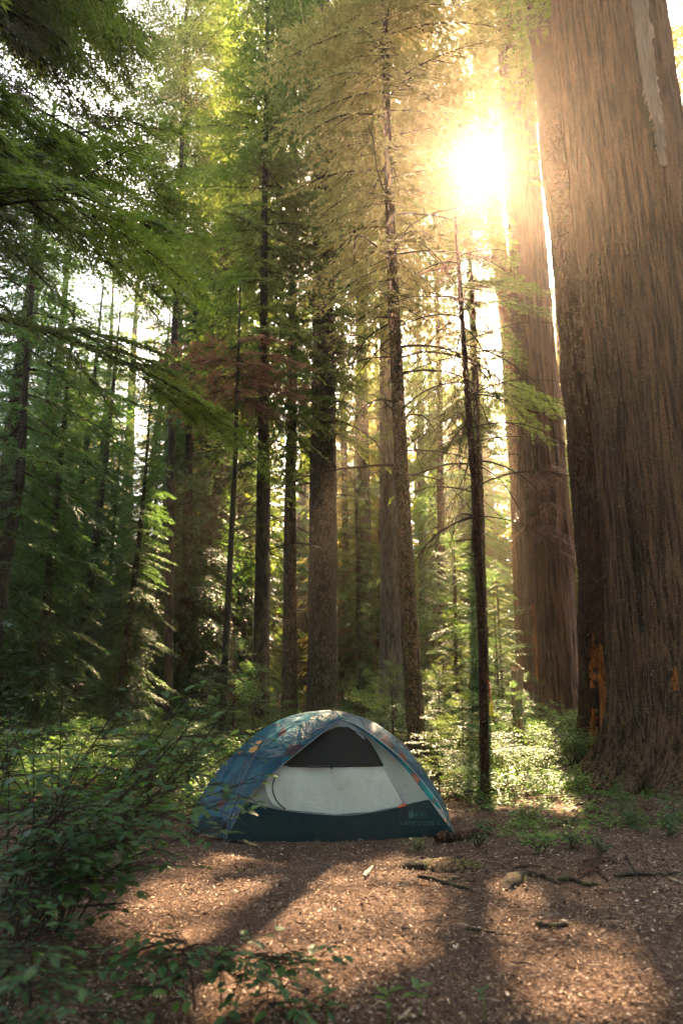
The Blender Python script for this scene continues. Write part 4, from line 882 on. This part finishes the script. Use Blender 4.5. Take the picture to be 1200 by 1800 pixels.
for i in range(nc - 1):
    for k in range(sub):
        f_ = k / sub; a0 = G[max(0, i - 1)]; b0 = G[i]; c0 = G[i + 1]; d0 = G[min(nc - 1, i + 2)]
        if i in (2, 4, 6, 10, 12): a0 = 2 * b0 - c0
        if i + 1 in (2, 4, 6, 10, 12): d0 = 2 * c0 - b0
        rowsV.append(.5 * (2 * b0 + (c0 - a0) * f_ + (2 * a0 - 5 * b0 + 4 * c0 - d0) * f_ ** 2 + (-a0 + 3 * b0 - 3 * c0 + d0) * f_ ** 3))
rowsV.append(G[-1]); V = np.array(rowsV); ni, nj = V.shape[:2]
wv = (vn(np.arange(ni)[:, None] * .55 + 0 * V[..., 0], np.arange(nj)[None] * .16 + 0 * V[..., 0]) - .5) * .028 + (vn(np.arange(ni)[:, None] * 1.3 + 0 * V[..., 0], np.arange(nj)[None] * .1 + 7 + 0 * V[..., 0]) - .5) * .014
V[..., 1] += wv; V[..., 2] += wv * .3
i_ = np.arange(ni * nj).reshape(ni, nj); F_ = np.stack([i_[:-1, :-1], i_[1:, :-1], i_[1:, 1:], i_[:-1, 1:]], -1).reshape(-1, 4)
mb = MB(); mb.add(V.reshape(-1, 3), F_); fly = mb.build('fly', M['fly'], tent, smooth=True)
for cc, r_, mt in ((C0, .006, 'pole'), (C8, .006, 'greyf'), (C1 + (0, .0, .006), .0035, 'pole')):
    mb = MB(); tube(mb, cc + np.array([0, -.01, 0]), r_, 5); mb.build('fly_hem', M[mt], fly, origin=tent.location, smooth=True)
mb = MB(); tube(mb, catmull([at(795, 1464, 7.0), at(770, 1404, 7.08), at(737, 1345, 7.17), at(702, 1303, 7.27)], 20) + np.array([.012, 0, 0]), .006, 6); mb.build('pole', M['pole'], tent, smooth=True)
mb = MB(); tube(mb, [at(349, 1438, 6.95), at(341, 1452, 6.93), at(333, 1468, 6.9)], .008, 6); mb.build('stake_strap', M['black'], tent, smooth=True)
mb = MB(); tube(mb, [at(708, 1318, 7.22), at(713, 1317, 7.2)], .012, 6); mb.build('toggle', M['orange'], tent); mb = MB(); tube(mb, [at(418, 1324, 7.3), at(424, 1321, 7.3)], .008, 6); mb.build('toggle', M['orange'], tent)
# side panel of green showing under the lifted fly at far left
mb = MB(); a = [at(340, 1459, 7.06), at(358, 1432, 7.0), at(392, 1436, 6.76), at(392, 1474, 6.68)]; mb.add(np.array(a) - (0, .012, 0), [(0, 1, 2, 3)]); mb.build('side_tub', M['tub'], tent)
mb = MB(); a = [at(765, 1416, 7.0), at(779, 1431, 7.02), at(774, 1431, 7.0)]; mb.add(np.array(a), [(0, 1, 2)]); mb.build('fly_corner', M['fly'], tent)
for i, (pa, pb) in enumerate((((793, 1462, 6.97), (800, 1474, 6.8)), ((340, 1460, 7.0), (331, 1470, 6.85)), ((396, 1474, 6.66), (394, 1480, 6.6)))):
    e = at(*pb); e[2] = float(gz(e[0], e[1])); mb = MB(); tube(mb, [at(*pa), e], .003, 4); tube(mb, [e + (0, 0, .04), e - (0, 0, .04)], .005, 5); mb.build('guy_line', M['pole'], tent)
# printed marks
def text_on(name, s, px, py, size, mat, lift=.03, rot=0):
    cu = bpy.data.curves.new(name, 'FONT'); cu.body = s; cu.size = size; cu.align_x = 'CENTER'; cu.space_character = 1.1
    tmp = bpy.data.objects.new(name, cu); C.objects.link(tmp); dg = bpy.context.evaluated_depsgraph_get(); me = bpy.data.meshes.new_from_object(tmp.evaluated_get(dg)); C.objects.unlink(tmp); bpy.data.objects.remove(tmp)
    p = onf(px, py); ppm = FPX / ((p - CAM) @ np.array([0, _c, _s])); L = np.array(tent.location)
    for v_ in me.vertices:
        cr_, sn_ = math.cos(rot), math.sin(rot); x, y = v_.co.x * cr_ - v_.co.y * sn_, v_.co.x * sn_ + v_.co.y * cr_; v_.co = Vector(onf(px + x * ppm, py - y * ppm, lift) - L)
    me.materials.clear(); me.materials.append(mat); o = bpy.data.objects.new(name, me); C.objects.link(o); o.parent = tent; return o
text_on('letter', 'R', 733, 1438, .075, M['print'], .068); text_on('letter', 'E', 742, 1438, .075, M['print'], .068); text_on('letter', 'I', 749, 1438, .075, M['print'], .068); text_on('lettering', 'CAMP DOME 2', 737, 1450, .052, M['print'], .068)
def flat_on(name, polys, mat, lift):
    for py_ in polys:
        mb = MB(); V = [onf(a, b, lift) for a, b in py_]; mb.add(V, [tuple([0, i, i + 1]) for i in range(1, len(V) - 1)]); mb.build(name, mat, tent)
flat_on('emblem', [[(718, 1438), (718, 1425), (721, 1428), (724, 1422), (726, 1428), (729, 1433), (725, 1438)]], M['print'], .068)
# amber emblem on the fly's shaded side
gC = [at(438, 1322, 7.12), at(441, 1311, 7.14), at(449, 1305, 7.14), (at(457, 1306, 7.12)), at(450, 1320, 7.08), at(444, 1323, 7.1)]
def fly_pt(px, py):
    d = ray(px, py); best = 1e9; bt = None; Vf = V3
    q = np.cross(Vf - CAM, d / np.linalg.norm(d)); dist = np.linalg.norm(q, axis=1); front = Vf[:, 1] < 7.6; dist[~front] = 9; k = np.argsort(dist)[:4]; w = 1 / (dist[k] + 1e-4); Yp = (Vf[k, 1] * w).sum() / w.sum(); return at(px, py, Yp - .02)
V3 = np.array(rowsV).reshape(-1, 3)
for poly in ([(437, 1322), (441, 1311), (447, 1308), (454, 1311), (451, 1318), (445, 1323)], [(449, 1306), (456, 1300), (460, 1303), (455, 1309)]):
    mb = MB(); mb.add([fly_pt(a, b) for a, b in poly], [(0, i, i + 1) for i in range(1, len(poly) - 1)]); mb.build('emblem', M['logo'], tent)

# ------------------------------------------------------------------ orange cord with yellow tag on the thin tree
p = at(861, 1200, 8.88); root = empty('tree_cord', at(862, 1235, 8.88), 'orange cord with a yellow tag hanging on the thin forked tree', 'cord')
mb = MB(); tube(mb, [at(857, 1196, 8.86), at(860, 1206, 8.88), at(861, 1220, 8.88), at(862, 1234, 8.88)], .006, 6); mb.build('cord', plain('red_cord', (.7, .05, .02), .6), root)
mb = MB(); tube(mb, [at(862, 1234, 8.88), at(863, 1240, 8.88), at(863, 1258, 8.88), at(863, 1261, 8.88)], [.01, .028, .024, .004], 8); mb.build('tag', plain('yellow_tag', (.8, .5, .04), .5), root)

# ------------------------------------------------------------------ sticks, roots, logs, stones
def stick(label, pts, r0, mat='twig', name='stick', cat='stick', group=None, r1=.4, lift=.0, n=6, seed=1):
    P = [];
    for a, b in pts: p = gp(a, b); p[2] += r0 * .7 + lift; P.append(p)
    P = catmull(P, 14); P[:, 2] += r0 * .6 * (vn(np.arange(14) * .7 + seed * 3, np.zeros(14)) - .3); rr = np.linspace(r0, r0 * r1, 14) * np.array([.4, .8] + [1] * 10 + [.85, .45]) * (.85 + .3 * vn(np.arange(14) * .9, np.full(14, seed * 2.)))
    mb = MB(); tube(mb, P, rr, n); o = mb.build(name, M[mat], origin=tuple(P[7]), smooth=True); return tag(o, label, cat, group)
stick('pale forked stick lying left of the tent foot', [(302, 1466), (316, 1474), (330, 1482)], .013, 'palewood')
stick('short pale stick against the front left foot of the tent', [(352, 1470), (375, 1473), (398, 1475)], .022, 'palewood')
stick('grey-brown stick slanting from the front left tent corner into the clearing', [(400, 1470), (425, 1480), (455, 1493)], .022, 'snag')
stick('long dark branch lying in the shadow right of centre', [(735, 1546), (770, 1552), (800, 1560), (830, 1570)], .02, 'dark'); stick('thin dark stick above the long dark branch', [(785, 1546), (812, 1549), (838, 1552)], .011, 'dark')
stick('short dark stick on the lit ground at right', [(942, 1629), (965, 1632), (998, 1630)], .018, 'dark', r1=.8); stick('thin curved stick in the sunlit patch right of centre', [(812, 1635), (850, 1638), (880, 1643), (912, 1646)], .008, 'dark')
stick('pale curl of bark on the lit ground in front of the tent', [(640, 1545), (648, 1534), (656, 1526)], .02, 'palewood'); stick('dark stick across the far right ground', [(1080, 1545), (1120, 1540), (1160, 1541), (1200, 1536)], .018, 'dark')
stick('dark crooked stick left of the far right one', [(980, 1552), (1005, 1550), (1030, 1558), (1052, 1560)], .022, 'dark'); stick('pale twig on the needles at far right', [(1180, 1548), (1192, 1552), (1203, 1556)], .01, 'palewood')
stick('fallen reddish log beside the right foot of the tent', [(765, 1484), (790, 1480), (820, 1476), (850, 1472)], .062, 'red', 'log', 'log', r1=.75, n=10, lift=-.02); stick('low brown log behind the thin forked tree', [(800, 1405), (840, 1398), (880, 1392)], .07, 'dark', 'log', 'log', n=10, lift=-.02)
stick('thin curved twig in front of the shadow at lower left', [(290, 1660), (305, 1650), (315, 1642)], .008, 'dark'); stick('dark branch on the shaded ground at lower left', [(60, 1600), (140, 1595), (230, 1590)], .014, 'dark')
stick('fallen branch slanting before the giant cedar foot', [(1100, 1508), (1112, 1530), (1126, 1552)], .015, 'dark'); stick('mossy twig below the leafy clump on the cedar side', [(900, 1530), (930, 1524), (952, 1526)], .012, 'mossy')
root = empty('root_chunk', gp(915, 1560), 'chunky dark exposed root rising from the needles right of centre', 'root')
for pts, r0 in (([(888, 1566), (905, 1548), (918, 1538), (950, 1540)], .06), ([(918, 1541), (924, 1552), (925, 1566)], .03), ([(950, 1540), (965, 1547), (985, 1556)], .03)):
    P = []
    for i, (a, b) in enumerate(pts): p = gp(a, b); p[2] += r0 * .4; P.append(p)
    mb = MB(); tube(mb, catmull(P, 14) + np.array([0, 0, -.3 * r0]), np.linspace(r0, r0 * .4, 14) * np.minimum(1, np.array([.25, .6, .85] + [1] * 8 + [.9, .7, .3])) * (.8 + .4 * vn(np.arange(14) * 1.3, np.zeros(14))), 9); mb.build('root', M['dark'], root, smooth=True)
root = empty('root_chunk', gp(1060, 1540), 'rotten brown root lump in the shade below the giant cedar', 'root')
for pts, r0 in (([(1018, 1545), (1040, 1522), (1062, 1512), (1085, 1520)], .06), ([(1045, 1522), (1055, 1538), (1068, 1550)], .03), ([(1062, 1514), (1040, 1512), (1010, 1520)], .03)):
    P = [gp(a, b) + np.array([0, 0, r0 * .4]) for a, b in pts]; mb = MB(); tube(mb, catmull(P, 14) + np.array([0, 0, -.5 * r0]), np.linspace(r0, r0 * .4, 14) * np.minimum(1, np.array([.25, .6, .85] + [1] * 8 + [.9, .7, .3])) * (.8 + .4 * vn(np.arange(14) * 1.7, np.zeros(14))), 9); mb.build('root', M['red'], root, smooth=True)
def rock(label, px, py, s, mat, seed, flat=.5):
    c = gp(px, py); a, b = np.meshgrid(np.linspace(0, 2 * math.pi, 25)[:-1], np.linspace(.02, math.pi - .02, 14)); r_ = s * (.8 + .4 * vn(a / 1.05 + seed, b * 1.9, 6 if False else 256)); r_ = (r_ + np.roll(r_, 1, 1)) / 2
    V = np.stack([r_ * np.sin(b) * np.cos(a) * 1.3, r_ * np.sin(b) * np.sin(a), r_ * np.cos(b) * flat], -1) + c; i = np.arange(14 * 24).reshape(14, 24); j = np.roll(i, -1, 1); F_ = np.stack([i[:-1], i[1:], j[1:], j[:-1]], -1).reshape(-1, 4)
    mb = MB(); mb.add(V, F_); tag(mb.build('rock', M[mat], origin=tuple(c), smooth=True), label, 'rock')
rock('low mossy rock behind the long dark branch', 800, 1526, .17, 'mossy', 1, .45); rock('smaller brown rock left of the mossy rock', 742, 1524, .12, 'dark', 2, .55)
tw = random.Random(88)
for i in range(60):
    px, py = tw.uniform(150, 1180), tw.uniform(1495, 1780)
    a = tw.uniform(-.5, .5); l = tw.uniform(12, 34); stick('thin twig lying loose on the brown needle floor of the clearing', [(px, py), (px + l * .5, py + a * l * .3 + tw.uniform(-3, 3)), (px + l, py + a * l * .5)], tw.uniform(.003, .006), tw.choice(('twig', 'snag', 'palewood', 'twig')), 'twig', 'twig', 'loose twigs on the clearing', seed=i, n=4)

# ------------------------------------------------------------------ needle litter
g_ = np.random.default_rng(3); n = 110000
y = g_.uniform(1.9 ** .5, 9.5 ** .5, n) ** 2; x = g_.uniform(-.72, .72, n) * y
kp = ~((x < -2.2) & (y > 8)); x, y = x[kp], y[kp]; n = len(x)
z = gz(x, y) + g_.uniform(.0, .012, n); az = g_.uniform(0, 6.28, n); l = g_.uniform(.012, .032, n) * (.8 + y * .04); w = l * g_.uniform(.12, .4, n)
d = np.stack([np.cos(az), np.sin(az), g_.normal(0, .3, n)], -1); s_ = np.stack([-np.sin(az), np.cos(az), g_.normal(0, .5, n)], -1); P = np.stack([x, y, z], -1)
q = np.stack([P - d * l[:, None] / 2, P + s_ * w[:, None] / 2, P + d * l[:, None] / 2, P - s_ * w[:, None] / 2], 1)
mb = MB(); mb.add(q.reshape(-1, 3), np.arange(n * 4).reshape(-1, 4), 0, np.clip(g_.beta(1.6, 2.6, n) + .25 * (vn(x * 1.5, y * 1.5) - .5), 0, 1)); tag(mb.build('needle_litter', M['litter']), kind='stuff')

_n = sum(len(m.polygons) for m in bpy.data.meshes); print('UNIQUE FACES', _n)

g_ = np.random.default_rng(5); mb = MB()
for n, l0, l1, w0, w1, tA, tB in ((17000, .03, .10, .04, .08, .05, .8), (11000, .010, .026, .35, .7, .2, .85), (700, .02, .04, .45, .7, .5, 1.), (4000, .012, .03, .6, 1., .0, .2)):
    y = g_.uniform(1.9 ** .5, 9.3 ** .5, n) ** 2; x = g_.uniform(-.72, .72, n) * y; kp = ~((x < -2.2) & (y > 8)) & (vn(x * 2.1, y * 2.1) > .28); x, y = x[kp], y[kp]; n = len(x)
    l = g_.uniform(l0, l1, n); w = l * g_.uniform(w0, w1, n); z = gz(x, y) + .006 + g_.uniform(0, .012, n); az = g_.uniform(0, 6.28, n)
    d = np.stack([np.cos(az), np.sin(az), g_.normal(0, .22, n)], -1); s_ = np.stack([-np.sin(az), np.cos(az), g_.normal(0, .4, n)], -1); P = np.stack([x, y, z], -1)
    q = np.stack([P - d * l[:, None] / 2, P + s_ * w[:, None] / 2 + [0, 0, .004], P + d * l[:, None] / 2, P - s_ * w[:, None] / 2], 1); mb.add(q.reshape(-1, 3), np.arange(n * 4).reshape(-1, 4), 0, g_.uniform(tA, tB, n))
tag(mb.build('forest_debris', M['litter']), kind='stuff')

# a label of its own for every copy: by the landmark it stands beside and its order in depth there
MARKS = [(-60, 'the left edge'), (75, 'the left-edge hemlock'), (215, 'the bare-tipped conifer'), (298, 'the pale-edged trunk'), (372, 'the stout red-brown cedar'), (458, 'the slender scaly trunk'), (508, 'the mottled trunk'),
         (567, 'the thick central trunk'), (687, 'the smooth grey-brown trunk'), (732, 'the mossy trunk'), (850, 'the thin forked tree'), (907, 'the tan snag'), (965, 'the broad cedar'), (1060, 'the red-barked tree'), (1190, 'the giant cedar')]
ORD = ['nearest', 'second nearest', 'third nearest', 'fourth nearest', 'fifth nearest', 'sixth nearest', 'seventh nearest', 'eighth nearest', 'ninth nearest', 'tenth nearest', 'eleventh nearest', 'twelfth nearest', 'thirteenth nearest', 'fourteenth nearest', 'fifteenth nearest', 'farthest']
def label_by_marks(items, tmpl):
    bins = {}
    for o, px, Yd, what in items:
        mk = min(MARKS, key=lambda m: abs(m[0] - px)); bins.setdefault((what, mk[1], 'left' if px < mk[0] else 'right'), []).append((Yd, o))
    for (what, mk, sd), L in bins.items():
        L.sort(key=lambda t: t[0])
        for i, (_, o) in enumerate(L): o['label'] = tmpl.format(what=what, mk=mk, sd=sd, ord=ORD[min(i, 15)]) if len(L) > 1 else tmpl.format(what=what, mk=mk, sd=sd, ord='only')
label_by_marks([(o, a[0], a[1], a[2]) for o, a in zip(SHO, SHL)], '{ord} {what} just {sd} of {mk}')
label_by_marks([(o, px, Yd, 'distant evergreen') for o, px, Yd in FARO], '{ord} {what} rising behind and just {sd} of {mk}')
